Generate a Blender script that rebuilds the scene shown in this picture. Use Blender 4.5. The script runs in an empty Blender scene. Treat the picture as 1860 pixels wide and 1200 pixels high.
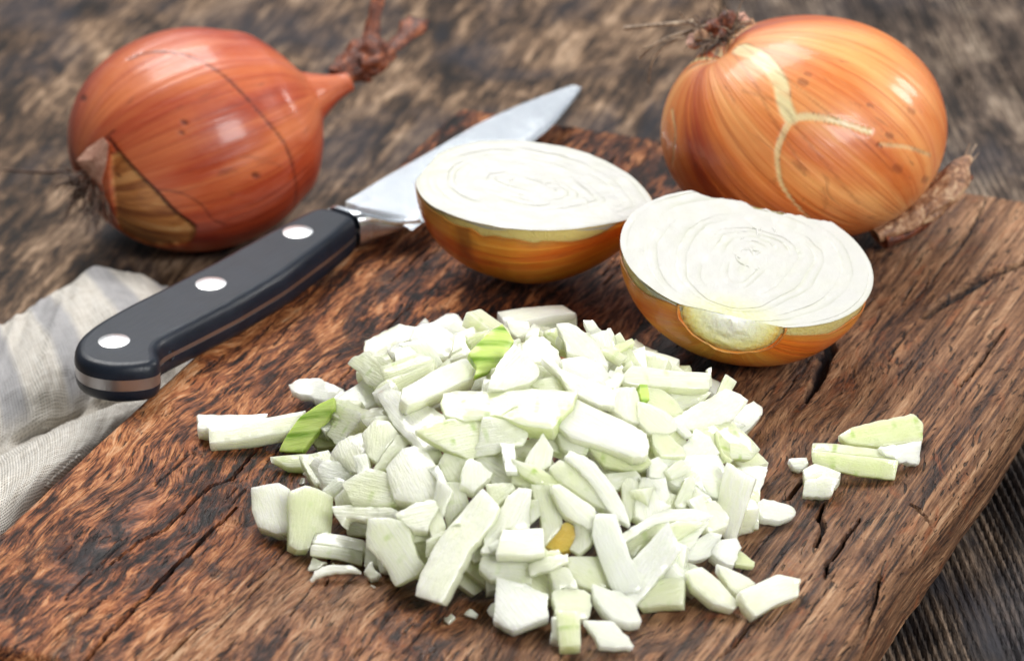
import bpy, math, random
import numpy as np
from mathutils import Vector, Matrix, geometry
from mathutils.bvhtree import BVHTree
random.seed(7); rng = np.random.default_rng(7)
sc = bpy.context.scene
S = 0.01                                   # all shapes below are written in centimetres

# ------------------------------------------------------------------ camera
FPX = 8000.0; DIST = 120.0; PITCH = math.radians(26)
cam_d = bpy.data.cameras.new('camera'); cam = bpy.data.objects.new('camera', cam_d); sc.collection.objects.link(cam)
cam.location = (0, -DIST*math.cos(PITCH)*S, DIST*math.sin(PITCH)*S)
cam.rotation_euler = (math.pi/2-PITCH, 0, 0)
cam_d.sensor_width = 36; cam_d.lens = FPX/1860*36
cam_d.clip_start = 0.05; cam_d.clip_end = 50
cam_d.dof.use_dof = True; cam_d.dof.focus_distance = 1.125; cam_d.dof.aperture_fstop = 17.0
sc.camera = cam
# ------------------------------------------------------------------ world and lamps
w = bpy.data.worlds.new('World'); sc.world = w; w.use_nodes = True
w.node_tree.nodes['Background'].inputs[0].default_value = (0.95, 0.97, 0.97, 1)
w.node_tree.nodes['Background'].inputs[1].default_value = 0.14

def area(name, loc, target, size, power, col=(1, 1, 1), shape='RECTANGLE'):
    l = bpy.data.lights.new(name, 'AREA'); l.shape = shape; l.size = size[0]*S; l.size_y = size[-1]*S
    l.energy = power; l.color = col
    o = bpy.data.objects.new(name, l); sc.collection.objects.link(o)
    o.location = Vector(loc)*S
    o.rotation_euler = (Vector(target)-Vector(loc)).to_track_quat('-Z', 'Y').to_euler()
    return o
area('window_light', (-35, 82, 128), (0, 0, 0), (100, 70), 22, (1.0, 0.985, 0.96))
area('low_blade_panel', (5, 165, 80), (0, 0, 0), (150, 60), 1.9, (0.86, 0.93, 1.0))  # added dim panel low behind, for the blade to mirror
area('lamp_right', (92, 42, 54), (6, 4, 2), (27, 27), 3.2, (1.0, 0.97, 0.93), 'ELLIPSE')
area('soft_light_front', (75, -95, 85), (0, 0, 0), (60, 60), 16, (0.98, 0.98, 0.97))
sc.view_settings.view_transform = 'Standard'; sc.view_settings.look = 'None'
sc.view_settings.exposure = 0.43; sc.view_settings.gamma = 1
sc.cycles.use_denoising = True
try: sc.cycles.denoiser = 'OPENIMAGEDENOISE'
except Exception: pass
sc.cycles.max_bounces = 8; sc.cycles.caustics_reflective = False; sc.cycles.caustics_refractive = False

# ------------------------------------------------------------------ helpers
CC = np.array([0, -DIST*math.cos(PITCH), DIST*math.sin(PITCH)])
CF = np.array([0, math.cos(PITCH), -math.sin(PITCH)]); CU = np.array([0, math.sin(PITCH), math.cos(PITCH)]); CR = np.array([1., 0, 0])
def ray(x, y):
    d = CF*FPX+CR*(x-930)-CU*(y-600); return d/np.linalg.norm(d)
def at(x, y, z=0.0):                        # where the line of sight through a photo point meets height z
    d = ray(x, y); return CC+d*(z-CC[2])/d[2]
def nrm(v): v = np.asarray(v, float); return v/np.linalg.norm(v)
def _h(ix, iy, iz, seed):
    n = (ix*374761393+iy*668265263+iz*2147483647+seed*974634777) & 0xFFFFFFFF
    n = ((n ^ (n >> 13))*1274126177) & 0xFFFFFFFF
    n = ((n ^ (n >> 15))*2246822519) & 0xFFFFFFFF
    return ((n ^ (n >> 16)) & 0xFFFFFF)/float(0xFFFFFF)*2-1
def vnoise(P, seed=0):
    P = np.asarray(P, float); i = np.floor(P).astype(np.int64); f = P-i; f = f*f*(3-2*f); r = 0
    for dx in (0, 1):
        for dy in (0, 1):
            for dz in (0, 1):
                wgt = (f[..., 0] if dx else 1-f[..., 0])*(f[..., 1] if dy else 1-f[..., 1])*(f[..., 2] if dz else 1-f[..., 2])
                r = r+wgt*_h(i[..., 0]+dx, i[..., 1]+dy, i[..., 2]+dz, seed)
    return r
def fbm(P, oct=4, seed=0, gain=.5):
    P = np.asarray(P, float); a = 1; r = 0
    for k in range(oct): r = r+a*vnoise(P*2**k+17.3*k, seed+k); a *= gain
    return r
def sstep(a, b, x): t = np.clip((x-a)/(b-a), 0, 1); return t*t*(3-2*t)

def grid_faces(nu, nv, wrap_v=False, off=0, flip=False):
    i = np.arange(nu-1)[:, None]; j = np.arange(nv if wrap_v else nv-1)[None]
    j2 = (j+1) % nv
    f = np.stack([i*nv+j, (i+1)*nv+j, (i+1)*nv+j2, i*nv+j2], -1).reshape(-1, 4)+off
    return (f[:, ::-1] if flip else f).tolist()
def mk(name, verts, faces, mat, parent=None, origin=None, basis=None, attrs=None, smooth=True, sharp=None, uv=None):
    """one mesh object; verts in world centimetres, stored relative to origin (and basis)"""
    V = np.asarray(verts, float)
    org = np.array(V.mean(0) if origin is None else origin, float)
    L = V-org
    if basis is not None: L = L@np.array(basis).T      # rows of basis = local axes
    me = bpy.data.meshes.new(name); me.from_pydata((L*S).tolist(), [], faces)
    if smooth: me.shade_smooth()
    if sharp is not None: me.set_sharp_from_angle(angle=math.radians(sharp))
    for k, a in (attrs or {}).items():
        a = np.asarray(a, np.float32)
        at_ = me.attributes.new(k, 'FLOAT_VECTOR' if a.ndim == 2 else 'FLOAT', 'POINT')
        at_.data.foreach_set('vector' if a.ndim == 2 else 'value', a.ravel())
    me.materials.append(mat); me.update()
    o = bpy.data.objects.new(name, me); sc.collection.objects.link(o)
    if parent is not None:
        o.parent = parent; o.location = Vector(org*S)-parent_world(parent)
    else: o.location = Vector(org*S)
    if basis is not None: o.rotation_euler = Matrix(np.array(basis).T.tolist()).to_euler()
    return o
def parent_world(p):
    v = Vector(p.location)
    while p.parent: p = p.parent; v += p.location
    return v
def thing(name, label, cat, loc, group=None):
    o = bpy.data.objects.new(name, None); sc.collection.objects.link(o); o.location = Vector(loc)*S
    o.empty_display_size = .01
    return tag(o, label, cat, group)
def tag(o, label=None, cat=None, group=None, kind=None):
    if label: o['label'] = label
    if cat: o['category'] = cat
    if group: o['group'] = group
    if kind: o['kind'] = kind
    return o
def tube(path, rad, nseg=10, wob=0, seed=0, flat=1.0):
    path = np.asarray(path, float); n = len(path)
    rad = np.interp(np.linspace(0, 1, n), np.linspace(0, 1, len(np.atleast_1d(rad))), np.atleast_1d(rad))
    T = np.gradient(path, axis=0); T /= np.linalg.norm(T, axis=1)[:, None]+1e-9
    up = np.array([0, 0, 1.]); A = np.cross(T, up); bad = np.linalg.norm(A, axis=1) < .05; A[bad] = [1, 0, 0]
    A /= np.linalg.norm(A, axis=1)[:, None]; B = np.cross(T, A)
    th = np.linspace(0, 2*np.pi, nseg, endpoint=False)
    r = rad[:, None]*np.ones(nseg)
    if wob:
        q = np.stack([np.cos(th)[None]*1.7+np.zeros((n, 1)), np.sin(th)[None]*1.7+np.zeros((n, 1)), np.linspace(0, n*.12, n)[:, None]+np.zeros(nseg)], -1)
        r = r*(1+wob*fbm(q+seed*3.7, 3, seed))
    V = path[:, None]+A[:, None]*(np.cos(th)[None, :, None]*r[..., None])+B[:, None]*(np.sin(th)[None, :, None]*r[..., None]*flat)
    V = V.reshape(-1, 3); F = grid_faces(n, nseg, True)
    V = np.vstack([V, path[0], path[-1]]); a = n*nseg
    F += [[a, (j+1) % nseg, j] for j in range(nseg)]
    F += [[a+1, (n-1)*nseg+j, (n-1)*nseg+(j+1) % nseg] for j in range(nseg)]
    return V, [f[::-1] for f in F]
def spline(pts, n):                         # Catmull-Rom through pts
    P = np.asarray(pts, float); P = np.vstack([2*P[0]-P[1], P, 2*P[-1]-P[-2]]); m = len(P)-3
    out = []
    for s in np.linspace(0, m-1e-6, n):
        k = int(s); t = s-k; a, b, c, d = P[k:k+4]
        out.append(.5*(2*b+(c-a)*t+(2*a-5*b+4*c-d)*t*t+(3*b-a-3*c+d)*t**3))
    return np.array(out)
def join(parts):
    V = []; F = []; o = 0
    for v, f in parts:
        V.append(v); F += [[i+o for i in q] for q in f]; o += len(v)
    return np.vstack(V), F

# ------------------------------------------------------------------ materials
class NT:
    def __init__(s, name):
        s.m = bpy.data.materials.new(name); s.m.use_nodes = True; s.t = s.m.node_tree; s.N = s.t.nodes
        s.b = s.N['Principled BSDF']
    def new(s, typ, **kw):
        n = s.N.new(typ)
        for k, v in kw.items(): setattr(n, k, v)
        return n
    def put(s, sock, v):
        if hasattr(v, 'is_output') or isinstance(v, bpy.types.NodeSocket): s.t.links.new(v, sock)
        elif isinstance(v, (tuple, list)) and len(v) == 3 and sock.type == 'RGBA': sock.default_value = (*v, 1)
        else: sock.default_value = v
    def obj(s): return s.new('ShaderNodeTexCoord').outputs['Object']
    def attr(s, n, vec=False):
        a = s.new('ShaderNodeAttribute', attribute_name=n); return a.outputs['Vector' if vec else 'Fac']
    def map(s, v, scale, rot=(0, 0, 0), loc=(0, 0, 0)):
        n = s.new('ShaderNodeMapping'); s.put(n.inputs[0], v); n.inputs['Scale'].default_value = scale
        n.inputs['Rotation'].default_value = rot; n.inputs['Location'].default_value = loc; return n.outputs[0]
    def noise(s, v, scale=1, detail=4, rough=.5, dist=0, out='Fac'):
        n = s.new('ShaderNodeTexNoise'); s.put(n.inputs['Vector'], v); n.inputs['Scale'].default_value = scale
        n.inputs['Detail'].default_value = detail; n.inputs['Roughness'].default_value = rough; n.inputs['Distortion'].default_value = dist
        return n.outputs[out]
    def ramp(s, f, stops, interp='LINEAR'):
        n = s.new('ShaderNodeValToRGB'); s.put(n.inputs[0], f); e = n.color_ramp.elements; n.color_ramp.interpolation = interp
        while len(e) < len(stops): e.new(.5)
        for k, (p, c) in enumerate(stops):
            e[k].position = p; e[k].color = (*c, 1) if isinstance(c, tuple) else (c, c, c, 1)
        return n.outputs[0]
    def math(s, op, a, b=0, clamp=False):
        n = s.new('ShaderNodeMath', operation=op, use_clamp=clamp); s.put(n.inputs[0], a); s.put(n.inputs[1], b); return n.outputs[0]
    def mix(s, f, a, b, mode='MIX'):
        n = s.new('ShaderNodeMix', data_type='RGBA', blend_type=mode); s.put(n.inputs[0], f); s.put(n.inputs[6], a); s.put(n.inputs[7], b); return n.outputs[2]
    def wave(s, v, scale, dist=0, detail=2, dscale=1, direction='X', prof='SIN'):
        n = s.new('ShaderNodeTexWave', bands_direction=direction, wave_profile=prof); s.put(n.inputs[0], v)
        n.inputs['Scale'].default_value = scale; n.inputs['Distortion'].default_value = dist; n.inputs['Detail'].default_value = detail; n.inputs['Detail Scale'].default_value = dscale
        return n.outputs['Fac']
    def voro(s, v, scale=1, feature='F1', out='Distance', rand=1):
        n = s.new('ShaderNodeTexVoronoi', feature=feature); s.put(n.inputs['Vector'], v); n.inputs['Scale'].default_value = scale; n.inputs['Randomness'].default_value = rand
        return n.outputs[out]
    def bump(s, h, strength=.5, dist=.001, normal=None):
        n = s.new('ShaderNodeBump'); s.put(n.inputs['Height'], h); n.inputs['Strength'].default_value = strength; n.inputs['Distance'].default_value = dist
        if normal is not None: s.put(n.inputs['Normal'], normal)
        return n.outputs[0]
    def set(s, **kw):
        for k, v in kw.items(): s.put(s.b.inputs[k.replace('_', ' ')], v)
        return s.m
def sss(n, wgt, rad, scale=.004, ior=1.4):
    n.b.inputs['Subsurface Weight'].default_value = wgt; n.b.inputs['Subsurface Radius'].default_value = rad
    n.b.inputs['Subsurface Scale'].default_value = scale

WETX, WETY = 10.6, 11.5
def board_mat():
    n = NT('old_board_wood'); P = n.map(n.obj(), (100, 100, 100))          # centimetres, y along the grain
    warp = n.noise(n.map(P, (.22, .10, .3)), 1, 3, .5, 0, 'Color')
    wv = n.new('ShaderNodeVectorMath', operation='MULTIPLY_ADD'); n.put(wv.inputs[0], warp); wv.inputs[1].default_value = (3.2, .6, 1); n.put(wv.inputs[2], P)
    Q = wv.outputs[0]
    big = n.noise(n.map(Q, (.20, .07, .2)), 1, 4, .55, .6)
    mid = n.noise(n.map(Q, (1.6, .30, 1.3), (0, 0, .16)), 1, 6, .68, .8)
    fleck = n.noise(n.map(Q, (5.8, 1.15, 4.5), (0, 0, .24)), 1, 5, .62, .7)
    fib = n.noise(n.map(Q, (26, 1.6, 18)), 1, 3, .6)
    dark = n.noise(n.map(Q, (.42, .16, .4), (0, 0, .3), (7, 3, 0)), 1, 7, .72, 1.4)
    v = n.math('ADD', n.math('MULTIPLY', mid, .55), n.math('MULTIPLY', fleck, .50))
    v = n.math('ADD', v, n.math('MULTIPLY', n.math('SUBTRACT', fib, .5), .28))
    v = n.math('ADD', v, n.math('MULTIPLY', n.math('SUBTRACT', big, .5), .42))
    lg = n.math('ADD', n.math('MULTIPLY', n.noise(n.map(P, (3.2, .09, 3.2)), 1, 5, .62, .3), .55), n.math('MULTIPLY', n.noise(n.map(P, (13, .35, 13)), 1, 3, .6, .2), .5))
    sx0 = n.new('ShaderNodeSeparateXYZ'); n.put(sx0.inputs[0], P)
    em = n.ramp(n.math('ADD', n.math('DIVIDE', sx0.outputs[0], 21.), n.math('MULTIPLY', n.math('SUBTRACT', big, .5), .7)), [(.62, 0.0), (.86, .88)])
    v = n.math('ADD', n.math('MULTIPLY', v, n.math('SUBTRACT', 1.0, em)), n.math('MULTIPLY', n.math('ADD', lg, .035), em))
    warm = n.ramp(v, [(.39, (.006, .005, .006)), (.455, (.032, .013, .009)), (.505, (.125, .042, .018)), (.56, (.34, .125, .045)), (.62, (.58, .27, .11)), (.72, (.74, .48, .29))])
    cool = n.ramp(v, [(.39, (.008, .007, .008)), (.46, (.045, .026, .021)), (.53, (.158, .086, .048)), (.61, (.35, .215, .122)), (.71, (.60, .43, .28))])
    # the left part of the board is warmer, the right part greyer and pinker
    sx = n.new('ShaderNodeSeparateXYZ'); n.put(sx.inputs[0], P)
    side = n.ramp(n.math('ADD', n.math('DIVIDE', sx.outputs[0], 21.), n.math('MULTIPLY', n.math('SUBTRACT', big, .5), 1.3)), [(.30, 0.0), (.75, 1.0)])
    c = n.mix(n.math('MULTIPLY', side, .9), warm, cool)
    c = n.mix(n.ramp(n.noise(n.map(Q, (1.9, .7, 1.5), (0, 0, .4), (3, 9, 1)), 1, 4, .6, 1), [(.56, 0.0), (.68, .8)]), c, n.mix(.5, c, (.34, .10, .03)))  # rust-red flecks
    c = n.mix(n.math('MULTIPLY', n.ramp(dark, [(.53, 0.0), (.63, .86)]), n.math('SUBTRACT', 1.0, n.math('MULTIPLY', em, .8))), c, (.020, .016, .020))                                                        # black worn patches
    # vessel pores: short black dashes along the grain
    pore = n.noise(n.map(Q, (15, 1.3, 12), (0, 0, .06), (1, 5, 2)), 1, 2, .5, .3)
    poreM = n.ramp(pore, [(.615, 0.0), (.67, 1.0)])
    c = n.mix(n.math('MULTIPLY', poreM, .82), c, (.010, .008, .008))
    # knife scratches across the board
    sv = n.voro(n.map(P, (.35, 9, 3), (0, 0, -.28), (2, 1, 0)), 1, 'DISTANCE_TO_EDGE')
    scr = n.math('MULTIPLY', n.ramp(sv, [(.0, 1.0), (.020, 0.0)]), n.ramp(n.noise(n.map(P, (.45, .4, .4)), 1, 3, .5), [(.52, 0.0), (.62, .55)]))
    c = n.mix(scr, c, (.52, .34, .22))
    # juice-wet wood round the chopped heap
    dst = n.new('ShaderNodeVectorMath', operation='DISTANCE'); n.put(dst.inputs[0], n.map(P, (1, .85, 0))); dst.inputs[1].default_value = (WETX, WETY*.85, 0)
    wet = n.ramp(n.math('ADD', n.math('DIVIDE', dst.outputs['Value'], 12.), n.math('MULTIPLY', n.math('SUBTRACT', mid, .5), .7)), [(.50, 1.0), (.78, 0.0)])
    c = n.mix(n.math('MULTIPLY', wet, .55), c, n.mix(1.0, c, (.50, .40, .36), 'MULTIPLY'))
    c = n.mix(1.0, c, (.80, .71, .66), 'MULTIPLY')
    cr = n.attr('crack'); c = n.mix(cr, c, (.006, .006, .009))
    h = n.math('ADD', n.math('MULTIPLY', fleck, .5), n.math('MULTIPLY', fib, .35)); h = n.math('SUBTRACT', h, n.math('MULTIPLY', poreM, .8))
    h = n.math('ADD', h, n.math('MULTIPLY', mid, .5)); h = n.math('SUBTRACT', h, n.math('MULTIPLY', scr, .3))
    rough = n.math('SUBTRACT', n.ramp(fleck, [(.35, .72), (.65, .42)]), n.math('MULTIPLY', wet, .16))
    return n.set(Base_Color=c, Roughness=rough, Normal=n.bump(h, 1.0, .0011), Specular_IOR_Level=.25)
def table_mat(name, seed, palette, far=None, wp=1.0):
    n = NT(name); P = n.map(n.obj(), (100, 100, 100), (0, 0, 0), (seed, seed*2.1, 0))
    warp = n.noise(n.map(P, (.12, .06, .3)), 1, 3, .5, 0, 'Color')
    wv = n.new('ShaderNodeVectorMath', operation='MULTIPLY_ADD'); n.put(wv.inputs[0], warp); wv.inputs[1].default_value = (1.6*wp, .5, 1); n.put(wv.inputs[2], P)
    Q = wv.outputs[0]
    a = n.noise(n.map(Q, (.70, .30, .5)), 1, 7, .66, .5*wp); b = n.noise(n.map(Q, (5.0, .42, 3)), 1, 4, .6, .25*wp); f = n.noise(n.map(Q, (16, 2.2, 9)), 1, 3, .6)
    v = n.math('ADD', n.math('MULTIPLY', a, .62), n.math('MULTIPLY', b, .36)); v = n.math('ADD', v, n.math('MULTIPLY', n.math('SUBTRACT', f, .5), .2))
    c = n.ramp(v, palette)
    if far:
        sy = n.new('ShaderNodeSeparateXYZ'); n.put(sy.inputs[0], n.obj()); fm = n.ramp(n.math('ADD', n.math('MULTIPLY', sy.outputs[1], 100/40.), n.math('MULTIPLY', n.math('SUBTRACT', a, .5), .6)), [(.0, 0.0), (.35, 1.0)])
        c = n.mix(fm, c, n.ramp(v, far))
    blot = n.ramp(n.noise(n.map(Q, (.16, .09, .2), (0, 0, .3), (4, 2, 1)), 1, 5, .6, 1), [(.50, 0.0), (.64, .8)])
    c = n.mix(blot, c, n.mix(.25, (.030, .030, .040), c))
    g = n.attr('groove'); c = n.mix(g, c, n.mix(.06, (.004, .003, .004), c))
    h = n.math('ADD', n.math('MULTIPLY', b, .6), n.math('MULTIPLY', f, .5)); h = n.math('ADD', h, n.math('MULTIPLY', a, .5))
    return n.set(Base_Color=c, Roughness=.62, Normal=n.bump(h, .9, .0012), Specular_IOR_Level=.2)
def flesh(name, white, tint, amount, fleck=0.0, sw=.8, rough=.34, trans=0.0):
    n = NT(name); P = n.map(n.obj(), (100, 100, 100)); oi = n.new('ShaderNodeObjectInfo').outputs['Random']
    off = n.new('ShaderNodeVectorMath', operation='SCALE'); n.put(off.inputs[0], (1, 1, 1)); 
    cmb = n.new('ShaderNodeCombineXYZ'); n.put(cmb.inputs[0], n.math('MULTIPLY', oi, 37)); n.put(cmb.inputs[1], n.math('MULTIPLY', oi, 91))
    ad = n.new('ShaderNodeVectorMath', operation='ADD'); n.put(ad.inputs[0], P); n.put(ad.inputs[1], cmb.outputs[0]); Q = ad.outputs[0]
    a = n.noise(n.map(Q, (.9, .9, .9)), 1, 3, .5)
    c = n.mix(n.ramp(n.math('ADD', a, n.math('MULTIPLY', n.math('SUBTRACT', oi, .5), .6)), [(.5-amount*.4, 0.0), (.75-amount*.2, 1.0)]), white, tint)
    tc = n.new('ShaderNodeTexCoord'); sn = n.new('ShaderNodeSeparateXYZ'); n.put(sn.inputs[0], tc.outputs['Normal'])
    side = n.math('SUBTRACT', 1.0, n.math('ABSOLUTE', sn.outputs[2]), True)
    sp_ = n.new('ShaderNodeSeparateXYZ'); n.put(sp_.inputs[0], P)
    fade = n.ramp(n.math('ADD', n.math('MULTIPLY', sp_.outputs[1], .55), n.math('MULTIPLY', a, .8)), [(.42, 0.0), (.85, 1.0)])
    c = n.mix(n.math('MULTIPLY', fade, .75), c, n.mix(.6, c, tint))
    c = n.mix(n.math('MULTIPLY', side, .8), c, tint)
    fine = n.noise(n.map(Q, (2.2, 16, 10)), 1, 3, .55)               # fibres along the stripe direction
    c = n.mix(n.ramp(fine, [(.42, .55), (.60, 0.0)]), c, n.mix(.75, c, tint))
    if fleck:
        # leaf veins: short green dashes near the cut edge
        wv = n.wave(n.map(Q, (1, .12, .5)), .52, 2.5, 2, .7)
        dash = n.math('MULTIPLY', n.ramp(wv, [(.80, 0.0), (.99, 1.0)]), n.ramp(n.noise(n.map(Q, (1.5, 2.6, 2)), 1, 2, .5), [(.50, 0.0), (.70, fleck*.8)]))
        c = n.mix(dash, c, (.34, .52, .06))
    grain = n.noise(Q, 22, 3, .6); soft = n.noise(Q, 3.5, 3, .5)
    seg = n.wave(n.map(Q, (1, .08, .4)), .42, 1.6, 2, .8, 'X', 'SAW')
    h = n.math('ADD', n.math('MULTIPLY', grain, .45), n.math('MULTIPLY', soft, .8)); h = n.math('ADD', h, n.math('MULTIPLY', fine, 1.3)); h = n.math('ADD', h, n.math('MULTIPLY', seg, .5))
    n.b.inputs['Coat Weight'].default_value = .6; n.b.inputs['Coat Roughness'].default_value = .07
    sss(n, min(1, sw+.15), (.85, .80, 1.0), .006)
    nb = n.bump(h, .42, .0009); m = n.set(Base_Color=c, Roughness=rough, Normal=nb, Specular_IOR_Level=.5)
    tr = n.new('ShaderNodeBsdfTranslucent'); n.put(tr.inputs['Color'], n.mix(.5, c, n.mix(.5, (.95, 1.0, .80), tint))); n.put(tr.inputs['Normal'], nb)
    mx = n.new('ShaderNodeMixShader'); mx.inputs[0].default_value = .13+trans; n.put(mx.inputs[1], n.b.outputs[0]); n.put(mx.inputs[2], tr.outputs[0])
    n.put(n.N['Material Output'].inputs['Surface'], mx.outputs[0])
    return m
def green_mat():
    n = NT('green_onion_skin_flesh'); P = n.map(n.obj(), (100, 100, 100))
    a = n.noise(P, 1.2, 3, .5)
    wv = n.wave(n.map(P, (1, .10, .3)), .62, 3.2, 3, .9)
    st = n.math('MULTIPLY', n.ramp(wv, [(.45, 0.0), (.95, 1.0)]), n.ramp(n.noise(n.map(P, (1.2, 1.2, 1)), 1, 3, .5), [(.3, .5), (.6, 1.0)]))
    c = n.mix(st, n.mix(a, (.58, .68, .24), (.42, .56, .10)), (.17, .31, .02))
    c = n.mix(n.ramp(n.noise(n.map(P, (9, 1.0, 3)), 1, 3, .6), [(.45, 0.0), (.7, .5)]), c, (.55, .72, .2))
    sss(n, .6, (.8, 1.0, .25), .003)
    return n.set(Base_Color=c, Roughness=.38, Normal=n.bump(n.noise(n.map(P, (9, 1.5, 4)), 1, 3, .6), .4, .0006))
def skin_mat(name, light, midc, darkc, pinkish=(.62, .33, .25)):
    n = NT(name); o = n.attr('oc', True)
    st = n.noise(n.map(o, (15, 15, .5)), 1, 5, .6, .1)
    st2 = n.noise(n.map(o, (34, 34, 1.3)), 1, 3, .6)
    big = n.noise(n.map(o, (1.25, 1.25, .55), (0, 0, 0), (3, 1, 2)), 1, 4, .5, .4)
    v = n.math('ADD', n.math('MULTIPLY', st, .26), n.math('MULTIPLY', big, .80)); v = n.math('ADD', v, n.math('MULTIPLY', n.math('SUBTRACT', st2, .5), .14))
    c = n.ramp(v, [(.38, darkc), (.50, midc), (.66, light)])
    spot = n.noise(n.map(o, (5, 5, 2.2), (0, 0, 0), (9, 0, 4)), 1, 5, .62, 1.2)
    c = n.mix(n.ramp(spot, [(.63, 0.0), (.76, .55)]), c, (.10, .03, .018))
    c = n.mix(n.ramp(n.noise(n.map(o, (2.2, 2.2, 1.0), (0, 0, 0), (1, 7, 4)), 1, 4, .6, .6), [(.54, 0.0), (.74, .32)]), c, pinkish)
    c = n.mix(n.attr('under'), c, n.ramp(n.noise(n.map(o, (6, 6, 2)), 1, 4, .6, .8), [(.38, (.24, .075, .022)), (.52, (.50, .20, .055)), (.66, (.72, .42, .17))]))
    line = n.noise(n.map(o, (48, 48, .30), (0, 0, 0), (5, 2, 8)), 1, 2, .5)
    c = n.mix(n.ramp(line, [(.60, 0.0), (.68, .45)]), c, n.mix(.75, c, darkc))
    c = n.mix(n.attr('vein'), c, (.70, .58, .31))
    c = n.mix(n.attr('dark'), c, (.07, .012, .008))
    h = n.math('ADD', n.math('MULTIPLY', st, .6), n.math('MULTIPLY', st2, .35))
    h = n.math('ADD', h, n.math('MULTIPLY', n.noise(n.map(o, (3, 3, 9)), 1, 3, .5), .25))
    sss(n, .12, (1, .35, .12), .003)
    n.b.inputs['Coat Weight'].default_value = .26; n.b.inputs['Coat Roughness'].default_value = .13
    return n.set(Base_Color=c, Roughness=n.ramp(spot, [(.3, .34), (.7, .5)]), Normal=n.bump(h, .65, .0008), Specular_IOR_Level=.42)
def dry_mat(name, a, b, c_, tr=.0):
    n = NT(name); P = n.map(n.obj(), (100, 100, 100))
    v = n.noise(n.map(P, (3, 3, 3)), 1, 5, .65, 1)
    c = n.ramp(v, [(.34, a), (.52, b), (.68, c_)])
    return n.set(Base_Color=c, Roughness=.55, Normal=n.bump(n.noise(n.map(P, (9, 9, 9)), 1, 3, .6), .6, .0008))
def face_mat():
    n = NT('cut_onion_flesh'); rv = n.attr('rv'); rt = n.attr('root'); P = n.map(n.obj(), (100, 100, 100))
    nz = n.noise(P, 1.3, 3, .5); fine = n.noise(P, 9, 3, .6)
    edge = n.ramp(rv, [(.0, .55), (.2, .22), (.5, 0.0), (.72, .22), (1.0, .55)])
    brk = n.ramp(n.noise(P, .9, 3, .6), [(.40, .25), (.60, 1.0)])
    c = n.mix(n.math('MULTIPLY', edge, brk), (.535, .53, .505), (.41, .43, .29))
    c = n.mix(n.math('MULTIPLY', n.ramp(nz, [(.42, 0.0), (.70, .5)]), .6), c, (.52, .53, .42))
    c = n.mix(rt, c, n.ramp(fine, [(.35, (.54, .55, .27)), (.6, (.60, .60, .40))]))
    sss(n, 0, (.9, .9, 1), .003)
    h = n.math('ADD', n.math('MULTIPLY', n.noise(P, 20, 3, .6), .4), n.math('MULTIPLY', n.noise(P, 4, 3, .5), .6))
    return n.set(Base_Color=c, Roughness=.36, Normal=n.bump(h, .35, .0006), Specular_IOR_Level=.5)
def plain(name, col, rough, metal=0.0, bump=None, coat=0):
    n = NT(name); n.b.inputs['Metallic'].default_value = metal; n.b.inputs['Coat Weight'].default_value = coat
    P = n.map(n.obj(), (100, 100, 100))
    kw = {}
    if bump: kw['Normal'] = n.bump(n.noise(n.map(P, bump[0]), 1, 4, .6), bump[1], bump[2])
    c = n.mix(n.ramp(n.noise(n.map(P, (.8, .8, .8)), 1, 4, .6), [(.3, 0.0), (.7, 1.0)]), col, tuple(min(1, x*1.25) for x in col))
    r = n.ramp(n.noise(n.map(P, (2, 2, 2)), 1, 4, .6), [(.3, rough*.85), (.7, rough*1.2)])
    return n.set(Base_Color=c, Roughness=r, **kw)
def linen_mat():
    n = NT('natural_linen'); U = n.attr('cuv', True)
    def thread(direction, sc_):
        return n.wave(n.map(U, (1, 1, 1)), sc_, .9, 2, 2.2, direction)
    wa = thread('X', 3.3); wb = thread('Y', 3.3)
    chk = n.math('MAXIMUM', n.math('MULTIPLY', wa, n.ramp(n.noise(n.map(U, (11, 1.2, 1)), 1, 2, .5), [(.3, .55), (.7, 1.0)])), n.math('MULTIPLY', wb, n.ramp(n.noise(n.map(U, (1.2, 11, 1)), 1, 2, .5), [(.3, .55), (.7, 1.0)])))
    hole = n.math('MULTIPLY', n.math('SUBTRACT', 1.0, wa), n.math('SUBTRACT', 1.0, wb))
    slub = n.noise(n.map(U, (9, .5, 1)), 1, 3, .6); slub2 = n.noise(n.map(U, (.5, 9, 1)), 1, 3, .6)
    t = n.math('ADD', n.math('MULTIPLY', slub, .5), n.math('MULTIPLY', slub2, .5))
    c = n.ramp(t, [(.36, (.54, .49, .42)), (.52, (.74, .70, .63)), (.66, (.84, .81, .76))])
    c = n.mix(n.ramp(hole, [(.35, 0.0), (.8, .75)]), c, (.16, .14, .12))
    ridge_shade = n.ramp(n.wave(n.map(U, (1, .12, 1)), .14, 1.2, 2, .6, 'X'), [(.52, 0.0), (.82, .62)])  # bluish shadows between the upper fold's ridges, painted as stripes
    c = n.mix(n.math('MULTIPLY', ridge_shade, n.attr('stripe')), c, (.27, .28, .33))
    st = n.attr('valley_tone'); c = n.mix(st, c, n.mix(.35, (.26, .21, .15), c))
    n.b.inputs['Sheen Weight'].default_value = .25
    return n.set(Base_Color=c, Roughness=.88, Normal=n.bump(n.math('ADD', chk, n.math('MULTIPLY', t, .8)), .85, .0005), Specular_IOR_Level=.2)

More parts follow.
